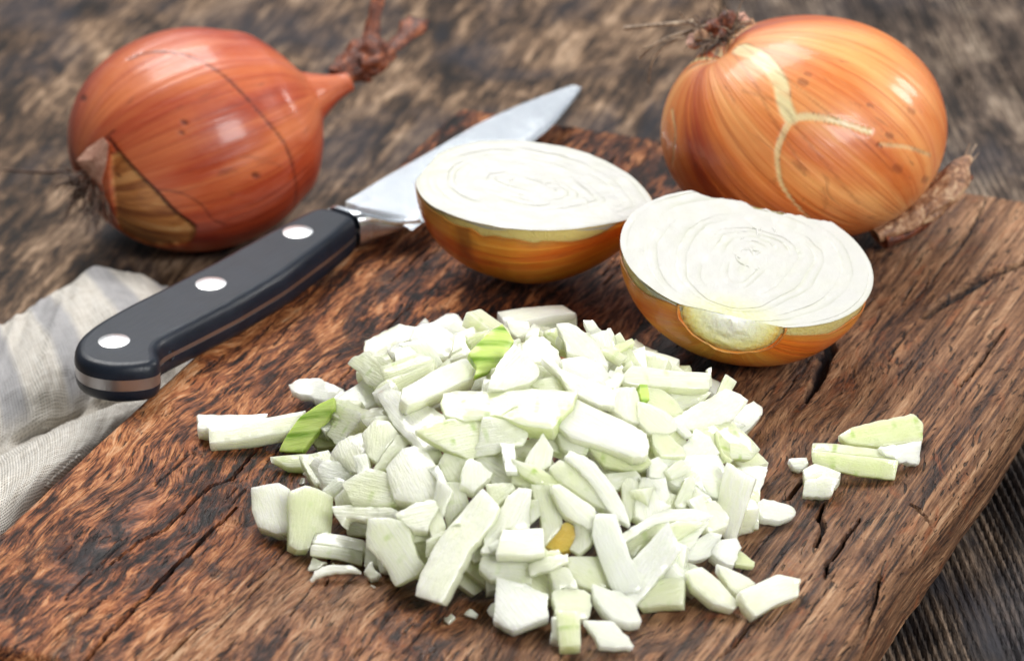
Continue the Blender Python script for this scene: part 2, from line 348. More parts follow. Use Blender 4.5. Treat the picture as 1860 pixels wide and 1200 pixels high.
# ------------------------------------------------------------------ table (two wide planks)
palA = [(.39, (.010, .007, .006)), (.46, (.055, .032, .019)), (.52, (.17, .105, .063)), (.585, (.35, .235, .150)), (.68, (.54, .40, .28))]
palB = [(.38, (.008, .006, .006)), (.48, (.035, .025, .019)), (.56, (.12, .085, .06)), (.64, (.25, .18, .13)), (.75, (.36, .28, .20))]
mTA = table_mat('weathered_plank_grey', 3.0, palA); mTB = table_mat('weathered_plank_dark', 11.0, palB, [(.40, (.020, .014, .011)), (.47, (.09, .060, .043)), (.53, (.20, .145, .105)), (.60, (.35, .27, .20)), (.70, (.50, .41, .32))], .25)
TZ = -2.7
table = bpy.data.objects.new('table_top', None); sc.collection.objects.link(table); table.location = (0, 0, TZ*S); tag(table, kind='structure')
def plank(x0, x1, y0, y1, ang, ridge, mat, seed, period=.2, step=.09, stepy=.22):
    nx = int((x1-x0)/step)+1; ny = int((y1-y0)/stepy)+1
    X, Y = np.meshgrid(np.linspace(x0, x1, nx), np.linspace(y0, y1, ny), indexing='ij')
    ca, sa = math.cos(ang), math.sin(ang)
    gx = X*ca-Y*sa; gy = X*sa+Y*ca
    q = np.stack([gx*.5, gy*.08, 0*X+seed], -1)
    ph = (gx+.12*fbm(q, 3, seed))/period
    rid = (0.5+.5*np.sin(2*np.pi*ph))**1.5
    amp = ridge*(.55+.45*vnoise(np.stack([gx*1.7, gy*.22, 0*X+5], -1), seed+3))
    Z = TZ-amp*rid-.09*np.maximum(0, fbm(np.stack([gx*.45, gy*.13, 0*X], -1), 4, seed+9))
    e = np.minimum(X-x0, x1-X); Z = Z-.35*np.exp(-(e/.12)**2)
    groove = np.clip(amp*rid/.09, 0, 1)*sstep(.25, .75, rid)*min(1, ridge/.05)
    V = np.stack([X, Y, Z], -1).reshape(-1, 3); F = grid_faces(nx, ny)
    # skirt underneath gives the plank its thickness
    b = [(x0, y0, TZ-3), (x1, y0, TZ-3), (x1, y1, TZ-3), (x0, y1, TZ-3)]; n0 = len(V); V = np.vstack([V, b])
    G = np.concatenate([groove.ravel(), np.zeros(4)])
    idx = lambda i, j: i*ny+j
    F += [[idx(i, 0) for i in range(nx)][::-1]+[n0, n0+1]] if False else []
    F += [[n0, n0+1, idx(nx-1, 0)]+[idx(i, 0) for i in range(nx-2, -1, -1)], [n0+2, n0+3, idx(0, ny-1)]+[idx(i, ny-1) for i in range(1, nx)],
          [n0+1, n0+2]+[idx(nx-1, j) for j in range(ny-1, -1, -1)], [n0+3, n0]+[idx(0, j) for j in range(ny)], [n0, n0+3, n0+2, n0+1]]
    Rz = [[ca, -sa, 0], [sa, ca, 0], [0, 0, 1]]
    return mk('plank', V, F, mat, table, origin=(0, 0, TZ), basis=Rz, attrs={'groove': G}, sharp=60)
plank(-34, 7.1, -30, 62, math.radians(16), .035, mTA, 4, period=.55)
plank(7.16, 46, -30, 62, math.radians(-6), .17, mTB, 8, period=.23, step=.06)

# ------------------------------------------------------------------ chopping board
bl = at(835, 190, 0); AZ = math.radians(22.5)
bv = np.array([math.cos(AZ), -math.sin(AZ), 0]); bu = np.array([-math.sin(AZ), -math.cos(AZ), 0])   # across, along (towards the viewer)
BW, BL, BT = 21.3, 34.4, 2.68
borg = bl+bu*BL                                                                               # near left corner
def to_board(p): d = np.asarray(p)-borg; return d@bv, -(d@bu)                                # x across, y along grain (away)
cracks = [([(1860, 478), (1822, 490), (1790, 500), (1760, 520), (1725, 540), (1700, 556), (1678, 572)], .40),
 ([(1500, 590), (1508, 628), (1494, 655), (1484, 690), (1462, 724)], .36), ([(1512, 620), (1480, 640)], .3),
 ([(1497, 912), (1488, 935), (1495, 958), (1484, 992)], .11), ([(1563, 940), (1528, 993), (1505, 1022), (1500, 1051)], .065),
 ([(1604, 1031), (1592, 1063), (1557, 1127), (1517, 1176), (1508, 1200), (1490, 1240)], .10),
 ([(130, 1230), (157, 1200), (192, 1154), (249, 1096), (280, 1066), (341, 1004), (383, 966), (429, 924)], .075),
 ([(203, 1024), (250, 985), (299, 962), (333, 928), (383, 882), (422, 870), (460, 820), (495, 797)], .05),
 ([(1655, 912), (1680, 922), (1702, 922)], .10), ([(1310, 1190), (1328, 1175), (1360, 1137), (1392, 1105)], .055),
 ([(295, 1200), (335, 1160), (360, 1140)], .05), ([(1430, 905), (1448, 880), (1462, 862)], .06), ([(1740, 700), (1780, 660), (1830, 590)], .04),
 ([(1618, 1052), (1622, 1078)], .12), ([(560, 960), (600, 1010), (590, 1060)], .04)]
CR_ = []
for pl, wd in cracks:
    pts = np.array([to_board(at(x, y, 0)) for x, y in pl]); CR_.append((pts, wd, .35))
for k in range(170):
    x = rng.uniform(.5, BW-.8); y = rng.uniform(0, BL-1); L = rng.uniform(.5, 3.2); a = rng.normal(0, .06)
    m = rng.uniform(-.06, .06)
    CR_.append((np.array([[x, y], [x+a*L*.5+m, y+L*.5], [x+a*L, y+L]]), rng.uniform(.022, .045), .12))
def crack_field(X, Y):
    D = np.zeros_like(X); M = np.zeros_like(X)
    wob = .03*fbm(np.stack([X*2.2, Y*2.2, 0*X], -1), 4, 31); wx = X+wob; wy = Y+.6*wob
    for pts, wd, dep in CR_:
        lo = pts.min(0)-.6; hi = pts.max(0)+.6
        sel = (X > lo[0]) & (X < hi[0]) & (Y > lo[1]) & (Y < hi[1])
        if not sel.any(): continue
        x = wx[sel]; y = wy[sel]; best = np.full(x.shape, 9.); tt = np.zeros_like(x); n = len(pts)-1
        for i in range(n):
            a = pts[i]; b = pts[i+1]; ab = b-a; t = np.clip(((x-a[0])*ab[0]+(y-a[1])*ab[1])/(ab@ab), 0, 1)
            d = np.hypot(x-a[0]-t*ab[0], y-a[1]-t*ab[1]); c = d < best; best[c] = d[c]; tt[c] = (i+t[c])/n
        ww = wd*(.25+.75*np.sin(np.pi*np.clip(tt, .04, .96))**.6)*.5+.012
        k = 1-sstep(.55, 1.25, best/ww)
        D[sel] = np.maximum(D[sel], k*dep*min(1, wd/.06)); M[sel] = np.maximum(M[sel], k)
    return D, M
xs = [0.0]
prof = []                                                                                     # cross-section points (x, z), top centre flat, right edge well rounded
for a in np.linspace(0, 1, 16)[:-1]: prof.append((0-.0+.05*a, -BT+.12+(BT-.34)*a))
for a in np.linspace(math.pi, math.pi/2, 8)[:-1]: prof.append((.27+.22*math.cos(a), -.22+.22*math.sin(a)))
for x in np.arange(.27, BW-1.15, .048): prof.append((x, 0.0))
for a in np.linspace(math.pi/2, .12, 30): prof.append((BW-1.15+1.15*math.cos(a)**.9, -.95+.95*math.sin(a)**1.0))
for a in np.linspace(0, 1, 26)[1:]: prof.append((BW-.0-.35*a**1.5, -.84-(BT-.95)*a))
prof = np.array(prof); ys = np.arange(0, BL+.001, .085); ns, nt = len(prof), len(ys)
PX = prof[:, 0][:, None]+0*ys[None]; PZ = prof[:, 1][:, None]+0*ys[None]; PY = ys[None]+0*PX
top = sstep(-.9, -.05, PZ)
D, M = crack_field(PX, PY); D = D*top; M = M*top
und = .045*fbm(np.stack([PX*.25, PY*.1, PZ], -1), 3, 3)+.022*fbm(np.stack([PX*2.4, PY*.55, PZ*2], -1), 4, 5)
PZ = PZ-D+und*top-.03
wav = .22*fbm(np.stack([PY*.10, PZ*.15, 0*PX+2], -1), 3, 12)+.07*fbm(np.stack([PY*.5, PZ*1.4, 0*PX], -1), 4, 13)
edgeR = sstep(BW-3, BW, PX); edgeL = 1-sstep(0, .6, PX)
PX = PX+wav*edgeR+.35*wav*edgeL
er = .30                                                                                      # rounding of the two end-grain edges
for side in (0, 1):
    dd = PY if side == 0 else BL-PY
    k = np.clip(1-dd/er, 0, 1); PZ = PZ-er*(1-np.sqrt(np.clip(1-k*k, 0, 1)))*top
W = borg+PX[..., None]*bv-PY[..., None]*bu+PZ[..., None]*np.array([0, 0, 1])
V = W.reshape(-1, 3); F = grid_faces(ns, nt)
F += [[i*nt for i in range(ns-1, -1, -1)][::-1], [i*nt+nt-1 for i in range(ns)][::-1], [0, (ns-1)*nt, (ns-1)*nt+nt-1, nt-1]]
F[-3] = F[-3]; 
B3 = [bv, -bu, np.array([0, 0, 1.])]
mB = board_mat()
board = mk('chopping_board', V, [f[::-1] for f in F], mB, origin=borg-np.array([0, 0, BT]), basis=B3, attrs={'crack': np.clip(M, 0, 1).ravel()}, sharp=50)
tag(board, 'thick weathered brown wooden board under the chopped onions, cracked along the grain', 'chopping board')

# ------------------------------------------------------------------ linen cloth
mL = linen_mat()
rows = [  # far hem to near edge: photo points with heights (px, py, z)
 [(-160, 690, -2.4), (-60, 625, -2.3), (0, 588, -2.2), (60, 545, -2.1), (120, 512, -2.0), (190, 481, -1.9), (235, 496, -2.0), (300, 515, -2.3), (360, 545, -2.5)],
 [(-160, 730, -2.1), (-60, 668, -1.9), (0, 632, -1.8), (70, 590, -1.7), (140, 560, -1.6), (205, 540, -1.5), (255, 545, -1.7), (310, 555, -2.1), (370, 580, -2.5)],
 [(-160, 800, -2.0), (-60, 745, -1.7), (0, 710, -1.6), (80, 670, -1.5), (150, 640, -1.4), (215, 620, -1.4), (270, 615, -1.6), (320, 610, -2.1), (380, 620, -2.5)],
 [(-160, 850, -2.3), (-60, 810, -2.2), (0, 782, -2.2), (80, 750, -2.1), (150, 718, -2.1), (215, 700, -2.1), (270, 680, -2.2), (330, 660, -2.4), (390, 650, -2.5)],
 [(-160, 900, -2.55), (-60, 850, -2.5), (0, 822, -2.5), (80, 785, -2.5), (150, 755, -2.45), (215, 735, -2.4), (275, 712, -2.4), (340, 690, -2.5), (400, 680, -2.55)],
 [(-160, 905, -1.9), (-60, 862, -1.7), (0, 836, -1.6), (75, 797, -1.5), (150, 762, -1.5), (215, 738, -1.6), (280, 722, -2.1), (345, 705, -2.4), (405, 700, -2.55)],
 [(-160, 960, -1.5), (-60, 918, -1.2), (0, 888, -1.1), (75, 850, -1.1), (145, 815, -1.3), (205, 790, -1.8), (262, 765, -2.3), (335, 740, -2.5), (400, 730, -2.58)],
 [(-160, 1050, -1.7), (-60, 1000, -1.5), (0, 965, -1.5), (60, 920, -1.7), (120, 880, -2.0), (180, 850, -2.3), (240, 820, -2.5), (320, 790, -2.58), (390, 770, -2.6)],
 [(-160, 1130, -2.4), (-60, 1075, -2.4), (0, 1040, -2.4), (60, 990, -2.45), (110, 960, -2.5), (170, 920, -2.58), (240, 880, -2.6), (320, 840, -2.6), (390, 810, -2.6)]]
ctrl = np.array([[at(x, y, z) for x, y, z in r] for r in rows])
NU, NV = 170, 150
tmp = np.array([spline(r, NV) for r in ctrl]); cl = np.array([spline(tmp[:, j], NU) for j in range(NV)]).transpose(1, 0, 2)
du = np.cumsum(np.vstack([np.zeros((1, NV)), np.linalg.norm(np.diff(cl, axis=0), axis=2)]), 0); dv = np.cumsum(np.hstack([np.zeros((NU, 1)), np.linalg.norm(np.diff(cl, axis=1), axis=2)]), 1)
cuv = np.stack([dv, du, 0*du], -1)
un_ = np.linspace(0, 1, NU)[:, None]
rid = fbm(np.stack([dv*.95+du*.35, du*.10, 0*du], -1), 3, 41)*(1-sstep(.42, .55, un_))*sstep(0, .06, un_+.03)
cl[..., 2] += .33*rid+.07*fbm(np.stack([dv*1.8, du*1.8, 0*du], -1), 3, 44)
fr = np.exp(-un_/.02)*.07*vnoise(np.stack([dv*6, 0*dv, 0*dv], -1), 9); cl[..., 1] += fr
cl[..., 2] = np.maximum(cl[..., 2], TZ+.04)
bx = (cl-borg)@bv; bx_in = np.clip(bx+.02, 0, None)                    # keep the cloth under the knife but outside the board
cl = cl-(bx_in*.97)[..., None]*bv
valley_tone = np.clip(sstep(.30, .42, un_)*(1-sstep(.50, .58, un_))*(.5+.7*fbm(np.stack([dv*.8, du*.8, 0*du], -1), 3, 50)), 0, 1)+0*dv  # patchy darker tone along the valley between the two folds
n_ = np.cross(np.gradient(cl, axis=1), np.gradient(cl, axis=0)); n_ /= np.linalg.norm(n_, axis=2)[..., None]+1e-9; n_ *= np.sign(n_[..., 2:3]+1e-9)
Vt = cl.reshape(-1, 3); Vb = (cl-n_*.05).reshape(-1, 3)
Fa = grid_faces(NU, NV); nb = NU*NV; Fb = grid_faces(NU, NV, off=nb, flip=True)
ring = [j for j in range(NV)]+[i*NV+NV-1 for i in range(1, NU)]+[(NU-1)*NV+j for j in range(NV-2, -1, -1)]+[i*NV for i in range(NU-2, 0, -1)]
Fs = [[ring[k], ring[(k+1) % len(ring)], ring[(k+1) % len(ring)]+nb, ring[k]+nb] for k in range(len(ring))]
cloth = mk('linen_cloth', np.vstack([Vt, Vb]), Fa+Fb+Fs, mL, attrs={'cuv': np.tile(cuv.reshape(-1, 3), (2, 1)), 'valley_tone': np.tile(valley_tone.ravel(), 2), 'stripe': np.tile(((1-sstep(.3, .45, un_))+0*dv).ravel(), 2)}, sharp=70)
tag(cloth, 'crumpled natural grey linen cloth lying under the knife beside the board', 'cloth')

# ------------------------------------------------------------------ whole onions
def bulb_profile(t, a, b, neck=.0):
    """radius (max 1) along the axis, t in [-1,1]; -1 root, 1 neck"""
    r = np.where(t < 0, np.sqrt(np.clip(1-np.abs(t)**2.15, 0, 1)), np.clip(1-np.abs(t)**2.05, 0, 1)**.56)
    return r
def whole_onion(center, axis, scl, a, b, mat, neck_r=.0, neck_len=0., seed=0, twist=0.):
    ax = nrm(axis); e1 = nrm(np.cross(ax, [0, 0, 1.])); e2 = np.cross(ax, e1)
    nt_, nph = 210, 340
    u = np.linspace(0, 1, nt_); t = -np.cos(np.pi*u)
    ph = np.linspace(0, 2*np.pi, nph, endpoint=False)
    T, PH = np.meshgrid(t, ph, indexing='ij')
    r = bulb_profile(T, a, b)
    ln = np.where(T < 0, T*a, T*(b+neck_len))
    if neck_len:
        r = np.where(T < 0, r, bulb_profile(np.clip(ln/b, 0, 1), a, b)); uu = np.clip((ln-.70)/(b+neck_len-.70), 0, 1)
        rc = np.interp(ln, [.6, .75, .85, .93, 1.0, 1.08, 1.16, 1.25, 1.34], [.70, .52, .41, .305, .235, .185, .14, .105, .085])*sstep(.3, .75, ln); r = (r**5+rc**5)**.2; r = np.where(T > .9999, 0, r)
    oc = np.stack([np.cos(PH+twist*T), np.sin(PH+twist*T), ln/a*1.0], -1)
    lump = 1+.020*fbm(oc*np.array([1.1, 1.1, .5])+seed, 2, seed)+.0055*fbm(oc*np.array([9, 9, .4])+seed, 3, seed+2)
    # root dimple
    ln = ln+.10*a*np.exp(-(r/.16)**2)*(T < 0)
    P = (e1*(np.cos(PH)*r*lump)[..., None]+e2*(np.sin(PH)*r*lump)[..., None])+ax*ln[..., None]/1.0
    P = P*np.array(scl)
    W = np.array(center)+P
    V = W.reshape(-1, 3); F = grid_faces(nt_, nph, True)
    return V, F, oc.reshape(-1, 3), (nt_, nph), dict(ax=ax, e1=e1, e2=e2, T=T.ravel(), PH=PH.ravel())
def px_line(bvh, pts, n=60):
    P = spline([(x, y, 0) for x, y in pts], n)[:, :2]; out = []
    for x, y in P:
        d = ray(x, y); h = bvh.ray_cast(Vector(CC), Vector(d))
        if h[0] is not None: out.append(np.array(h[0]))
    return np.array(out)
def dist_to(V, L, chunk=20000):
    out = np.full(len(V), 99.)
    if len(L) == 0: return out
    lo = L.min(0)-1.5; hi = L.max(0)+1.5; idx = np.where(((V > lo) & (V < hi)).all(1))[0]
    for s in range(0, len(idx), chunk):
        k = idx[s:s+chunk]; out[k] = np.sqrt(((V[k][:, None]-L[None])**2).sum(-1)).min(1)
    return out
def line_mask(V, bvh, pts, w0, w1=None, n=70):
    L = px_line(bvh, pts, n)
    if len(L) < 2: return np.zeros(len(V))
    wd = np.linspace(w0, w1 if w1 is not None else w0, len(L)); lo = L.min(0)-1; hi = L.max(0)+1
    out = np.zeros(len(V)); idx = np.where(((V > lo) & (V < hi)).all(1))[0]
    for s in range(0, len(idx), 20000):
        k = idx[s:s+20000]; d = np.sqrt(((V[k][:, None]-L[None])**2).sum(-1)); j = d.argmin(1); m = d[np.arange(len(k)), j]/wd[j]
        out[k] = 1-sstep(.6, 1.2, m)
    return out
def poly_mask(V, bvh, center, pts):
    """surface region inside a loop drawn on the onion (photo points), kept to the side of the loop"""
    L = px_line(bvh, list(pts)+[pts[0]], 160); c = L.mean(0); nn = nrm(c-center); e1 = nrm(np.cross(nn, [0, 0, 1.])); e2 = np.cross(nn, e1)
    q = np.stack([(L-center)@e1, (L-center)@e2], -1); v = np.stack([(V-center)@e1, (V-center)@e2], -1)
    wn = np.zeros(len(V), int)
    for i in range(len(q)-1):
        x0, y0 = q[i]; x1, y1 = q[i+1]
        up = (y0 <= v[:, 1]) & (y1 > v[:, 1]); dn = (y0 > v[:, 1]) & (y1 <= v[:, 1])
        cr = (x1-x0)*(v[:, 1]-y0)-(v[:, 0]-x0)*(y1-y0)
        wn += (up & (cr > 0)).astype(int)-(dn & (cr < 0)).astype(int)
    return ((wn != 0) & ((V-center)@nn > 0)).astype(float)

mDry = dry_mat('dry_brown_leaf', (.035, .010, .006), (.15, .038, .016), (.36, .11, .040))
mDryP = dry_mat('dry_pale_leaf', (.12, .05, .025), (.36, .19, .10), (.62, .45, .28))
mRoot = dry_mat('dry_root_hair', (.10, .07, .05), (.26, .18, .12), (.50, .38, .26))
mRootD = dry_mat('dark_root_hair', (.035, .020, .015), (.11, .062, .045), (.24, .16, .11))

def root_hairs(base, normal, n, length, rad, seed, droop=.5, spread=1.0, r0=.35):
    rg = np.random.default_rng(seed); nn = nrm(normal); e1 = nrm(np.cross(nn, [0, 0, 1.])); e2 = np.cross(nn, e1); parts = []
    for k in range(n):
        a = rg.uniform(0, 2*np.pi); q = r0*math.sqrt(rg.uniform()); b = np.array(base)+e1*math.cos(a)*q+e2*math.sin(a)*q
        d = nrm(nn*rg.uniform(.3, 1)+(e1*math.cos(a)+e2*math.sin(a))*rg.uniform(.3, 1.1)*spread+rg.normal(0, .25, 3)); L = length*rg.uniform(.35, 1)
        pts = [b]; p = b.copy()
        for s in range(5):
            d = nrm(d+np.array([0, 0, -droop*.25])+rg.normal(0, .22, 3)); p = p+d*L/5; pts.append(p.copy())
        parts.append(tube(spline(pts, 14), [rad, rad*.8, rad*.35], 5))
    return join(parts)

# ---- left onion: copper red, neck and dry stem pointing away to the right
cL = at(358, 252, TZ+3.22); axL = np.array([.88, .38, .24])
mSkinL = skin_mat('copper_red_onion_skin', (.62, .175, .060), (.40, .060, .019), (.19, .016, .008), (.66, .26, .19))
V, F, oc, gs, info = whole_onion(cL, axL, (3.75, 3.5, 3.3), 1.02, 1.0, mSkinL, neck_r=.085, neck_len=.34, seed=3)
bvh = BVHTree.FromPolygons([tuple(v) for v in V], F)
dark = np.zeros(len(V)); 
dark = np.maximum(dark, .85*line_mask(V, bvh, [(235, 108), (262, 97), (300, 94), (350, 105), (400, 133), (440, 170), (480, 215), (515, 258), (532, 300), (538, 345), (534, 375)], .062))
dark = np.maximum(dark, line_mask(V, bvh, [(198, 252), (216, 276), (250, 315), (285, 350), (315, 383), (352, 412)], .05, .10))
dark = np.maximum(dark, .8*line_mask(V, bvh, [(206, 238), (175, 265), (145, 285)], .04))
dark = np.maximum(dark, .6*line_mask(V, bvh, [(290, 345), (330, 352), (365, 372), (385, 398), (410, 410)], .035))
for x, y, r_ in [(151, 178, .10), (335, 222, .07), (465, 318, .10), (330, 240, .05), (210, 320, .05)]:
    dark = np.maximum(dark, .7*line_mask(V, bvh, [(x-3, y), (x+3, y+2)], r_, n=5))
under = .0+poly_mask(V, bvh, cL, [(200, 280), (216, 278), (250, 315), (285, 350), (315, 383), (352, 412), (345, 440), (300, 447), (250, 440), (215, 412), (206, 370), (200, 320)])
rootd = 1-sstep(.16, .30, np.linalg.norm((V-(cL-nrm(axL)*3.3)), axis=1)/3.6)
dark = np.maximum(dark, .85*rootd*(.6+.6*fbm(oc*6, 3, 5)))
# the loose outer skin stands proud of the exposed patch
nrmv = (V-cL)/np.linalg.norm(V-cL, axis=1)[:, None]
V = V-nrmv*(.11*under)[:, None]-nrmv*(.03*dark)[:, None]
onL = thing('onion', 'whole copper-red onion lying on its side behind the black knife handle', 'onion', (cL[0], cL[1], TZ))
bulb = mk('bulb', V, F, mSkinL, onL, origin=cL, attrs={'oc': oc, 'dark': np.clip(dark, 0, 1), 'under': under, 'vein': 0*dark})
# dry stem
zl = cL[2]
def pxz(pts): return np.array([at(x, y, z) for x, y, z in pts])
stem = spline(pxz([(612, 140, 1.55), (628, 128, 1.65), (650, 112, 1.75), (672, 108, 1.8), (690, 98, 1.9), (704, 88, 2.0)]), 46)
Vn, Fn = tube(stem, [.34, .44, .70, .74, .58, .30], 44, .34, 8, .8); mk('dry_stem', Vn, Fn, mDry, onL)
for pl, rr, fl in (([(672, 95, 2.0), (676, 65, 2.3), (680, 35, 2.7), (686, 5, 3.1), (690, -25, 3.5)], [.26, .24, .20, .22, .12], .45),
                   ([(688, 100, 1.9), (712, 88, 2.1), (732, 70, 2.3), (748, 52, 2.5), (757, 38, 2.6)], [.30, .26, .30, .42, .40], .35)):
    Vn, Fn = tube(spline(pxz(pl), 34), rr, 30, .35, 11, fl); mk('dry_leaf_tip', Vn, Fn, mDry, onL)
rb = cL-nrm(axL)*np.array([3.75, 3.5, 3.3])*.96
d0 = at(150, 335, zl-.6)
Vn, Fn = root_hairs(d0+np.array([.25, -.1, -.1]), [-.7, -.75, -.35], 90, 1.35, .028, 5, .7, 1.2, .55); h = mk('root_tuft', Vn, Fn, mRootD, onL); tag(h, kind='stuff')
Vn, Fn = tube(spline(pxz([(125, 312, .0), (80, 313, -.3), (40, 311, -.6), (5, 308, -.8)]), 20), [.06, .055, .035], 6); mk('root_hair', Vn, Fn, mRootD, onL)
# loose flap of papery skin by the root
fl = pxz([(139, 292, .9), (160, 268, 1.3), (186, 250, 1.7), (197, 262, 1.7), (192, 300, 1.1), (182, 335, .5), (160, 318, .4)])
cf = fl.mean(0); flp = []
for k, s_ in enumerate((1, .66, .33)): flp.append(cf+(fl-cf)*s_+nrm([-.3, -.8, .3])*.10*(1-s_))
Vf = np.vstack(flp+[cf+nrm([-.3, -.8, .3])*.1]); nf = len(fl); Ff = []
for r_ in range(2): Ff += [[r_*nf+k, r_*nf+(k+1) % nf, (r_+1)*nf+(k+1) % nf, (r_+1)*nf+k] for k in range(nf)]
Ff += [[2*nf+k, 2*nf+(k+1) % nf, 3*nf] for k in range(nf)]
Vs = np.vstack([Vf, Vf+nrm([.3, .8, -.3])*.03]); m_ = len(Vf); Ff2 = Ff+[[i+m_ for i in f[::-1]] for f in Ff]+[[k, (k+1) % nf, (k+1) % nf+m_, k+m_] for k in range(nf)]
mFlap = dry_mat('papery_pink_skin', (.34, .15, .10), (.52, .27, .19), (.66, .40, .30)); mk('skin_flap', Vs, Ff2, mFlap, onL, sharp=50)

# ---- right onion: golden orange, root end up to the left
cR = at(1464, 237, 3.13); axR = np.array([.66, -.10, -.74])
mSkinR = skin_mat('golden_orange_onion_skin', (.80, .37, .125), (.62, .170, .038), (.36, .055, .017), (.62, .26, .15))
V, F, oc, gs, info = whole_onion(cR, axR, (4.08, 3.75, 3.13), .99, .99, mSkinR, seed=9)
bvh = BVHTree.FromPolygons([tuple(v) for v in V], F)
vein = np.zeros(len(V))
for pts, w0, w1, s_ in (([(1345, 88), (1375, 100), (1400, 122), (1418, 155), (1425, 190), (1437, 215)], .22, .17, 1), ([(1437, 215), (1470, 212), (1510, 218), (1545, 228), (1580, 240)], .10, .07, .9),
                        ([(1437, 217), (1422, 245), (1412, 275), (1413, 305), (1420, 335), (1440, 365), (1475, 402)], .09, .03, .75), ([(1220, 200), (1226, 240), (1224, 275), (1220, 300)], .05, .05, .6),
                        ([(1600, 262), (1650, 268), (1690, 282)], .05, .04, .6)):
    vein = np.maximum(vein, s_*np.clip(line_mask(V, bvh, pts, w0*1.25, w1*1.25)*(1.0+.25*fbm(oc*14, 2, 4))-.05, 0, 1))
dark = np.zeros(len(V))
for pts in ([(1340, 78), (1400, 120), (1480, 185), (1560, 250), (1620, 310)], [(1350, 165), (1420, 190), (1450, 235), (1510, 310), (1560, 370)], [(1330, 95), (1370, 150), (1400, 210), (1450, 290)]):
    dark = np.maximum(dark, .24*line_mask(V, bvh, pts, .055))
for x, y, r_, s_ in [(1458, 148, .12, .45), (1467, 133, .07, .4), (1615, 245, .09, .5), (1597, 262, .05, .7), (1580, 190, .05, .5), (1655, 200, .10, .35), (1680, 325, .12, .45), (1630, 305, .14, .35)]:
    dark = np.maximum(dark, s_*line_mask(V, bvh, [(x-3, y), (x+4, y+3)], r_, n=5))
dR = V-at(1300, 72, cR[2]+2.2); rd = np.linalg.norm(dR, axis=1)
collar = np.exp(-((rd-.85)/.30)**2); vein = np.maximum(vein, .8*collar*sstep(.0, .35, fbm(oc*5, 2, 3)+.2))
dark = np.maximum(dark, .55*np.exp(-((rd-1.25)/.22)**2)*sstep(-.1, .5, fbm(oc*7, 3, 8)))
dark = np.maximum(dark, .9*(1-sstep(.35, .6, rd)))
dark = np.maximum(dark, .5*np.exp(-((vein-.38)/.16)**2)*(rd > 1.3)*sstep(-.3, .4, fbm(oc*9, 2, 12)))
onR = thing('onion', 'whole golden-orange onion with a forked pale vein, standing behind the cut halves', 'onion', (cR[0], cR[1], 0))
nv = (V-cR)/np.linalg.norm(V-cR, axis=1)[:, None]; V = V-nv*(.03*vein)[:, None]
mk('bulb', V, F, mSkinR, onR, origin=cR, attrs={'oc': oc, 'dark': np.clip(dark, 0, 1), 'under': 0*dark, 'vein': np.clip(vein, 0, 1)})
zt = cR[2]
rbase = at(1303, 62, zt+2.35)
Vn, Fn = root_hairs(rbase, [-.35, -.2, .9], 90, .9, .022, 21, .5, 1.7, .55); h = mk('root_tuft', Vn, Fn, mRootD, onR); tag(h, kind='stuff')
Vn, Fn = root_hairs(rbase+np.array([.1, -.1, .0]), [-.35, -.3, .7], 60, .8, .028, 22, .5, 1.9, .55); h = mk('root_tuft', Vn, Fn, mRoot, onR); tag(h, kind='stuff')
for k, (pl, rr) in enumerate((([(1262, 40, 5.4), (1215, 44, 5.4), (1170, 48, 5.3), (1133, 52, 5.2)], [.075, .06, .075]), ([(1260, 55, 5.3), (1215, 68, 5.1), (1180, 88, 4.8), (1160, 108, 4.4)], [.05, .03]),
                ([(1250, 62, 5.2), (1210, 82, 4.9), (1185, 112, 4.4), (1177, 155, 3.7)], [.035, .028]), ([(1262, 48, 5.3), (1240, 30, 5.7), (1236, 22, 5.9)], [.03, .02]), ([(1255, 66, 5.2), (1205, 76, 5.0), (1162, 92, 4.7)], [.03, .02]))):
    Vn, Fn = tube(spline(pxz(pl), 24), rr, 7, .15, k); mk('root_hair', Vn, Fn, mRoot, onR)
# lumpy dark stub in the middle of the root end, chips of scorched skin round it
for k, (x, y, z, r_) in enumerate([(1296, 50, 5.65, .24), (1322, 40, 5.75, .26), (1345, 38, 5.7, .22), (1275, 66, 5.4, .22), (1262, 80, 5.1, .20), (1362, 44, 5.55, .17), (1310, 62, 5.5, .22)]):
    c0 = at(x, y, z); Vn, Fn = tube([c0+np.array([-r_, 0, -.05]), c0+np.array([-.3*r_, 0, .03]), c0+np.array([.3*r_, 0.02, .04]), c0+np.array([r_, 0, -.04])], [r_*.5, r_*1.15, r_*1.2, r_*.45], 12, .5, k, .7)
    mk('root_stub', Vn, Fn, (mDry, mDry, mFlap, mDryP, mFlap, mDryP, mDry)[k], onR)
# shrivelled neck and tail low on the right
Vn, Fn = tube(spline(pxz([(1590, 428, .5), (1640, 400, .8), (1685, 370, 1.2), (1720, 335, 1.6), (1745, 305, 1.9), (1762, 285, 2.1)]), 50), [.30, .50, .55, .46, .30, .10], 36, .30, 31, .7); mk('dry_neck', Vn, Fn, mDryP, onR)
Vn, Fn = tube(spline(pxz([(1600, 436, .35), (1650, 412, .5), (1690, 388, .7), (1725, 362, .95), (1765, 320, 1.3)]), 40), [.28, .34, .30, .20, .06], 30, .35, 33, .7); mk('dry_leaf_tip', Vn, Fn, mDry, onR)
for pl in ([(1745, 300, 1.9), (1760, 283, 2.1), (1774, 262, 2.3)], [(1748, 298, 1.9), (1757, 275, 2.2), (1762, 260, 2.4)], [(1740, 305, 1.9), (1765, 292, 2.0), (1778, 278, 2.15)]):
    Vn, Fn = tube(spline(pxz(pl), 12), [.06, .04, .02], 6, .2, 3); mk('dry_leaf_tip', Vn, Fn, mRoot, onR)

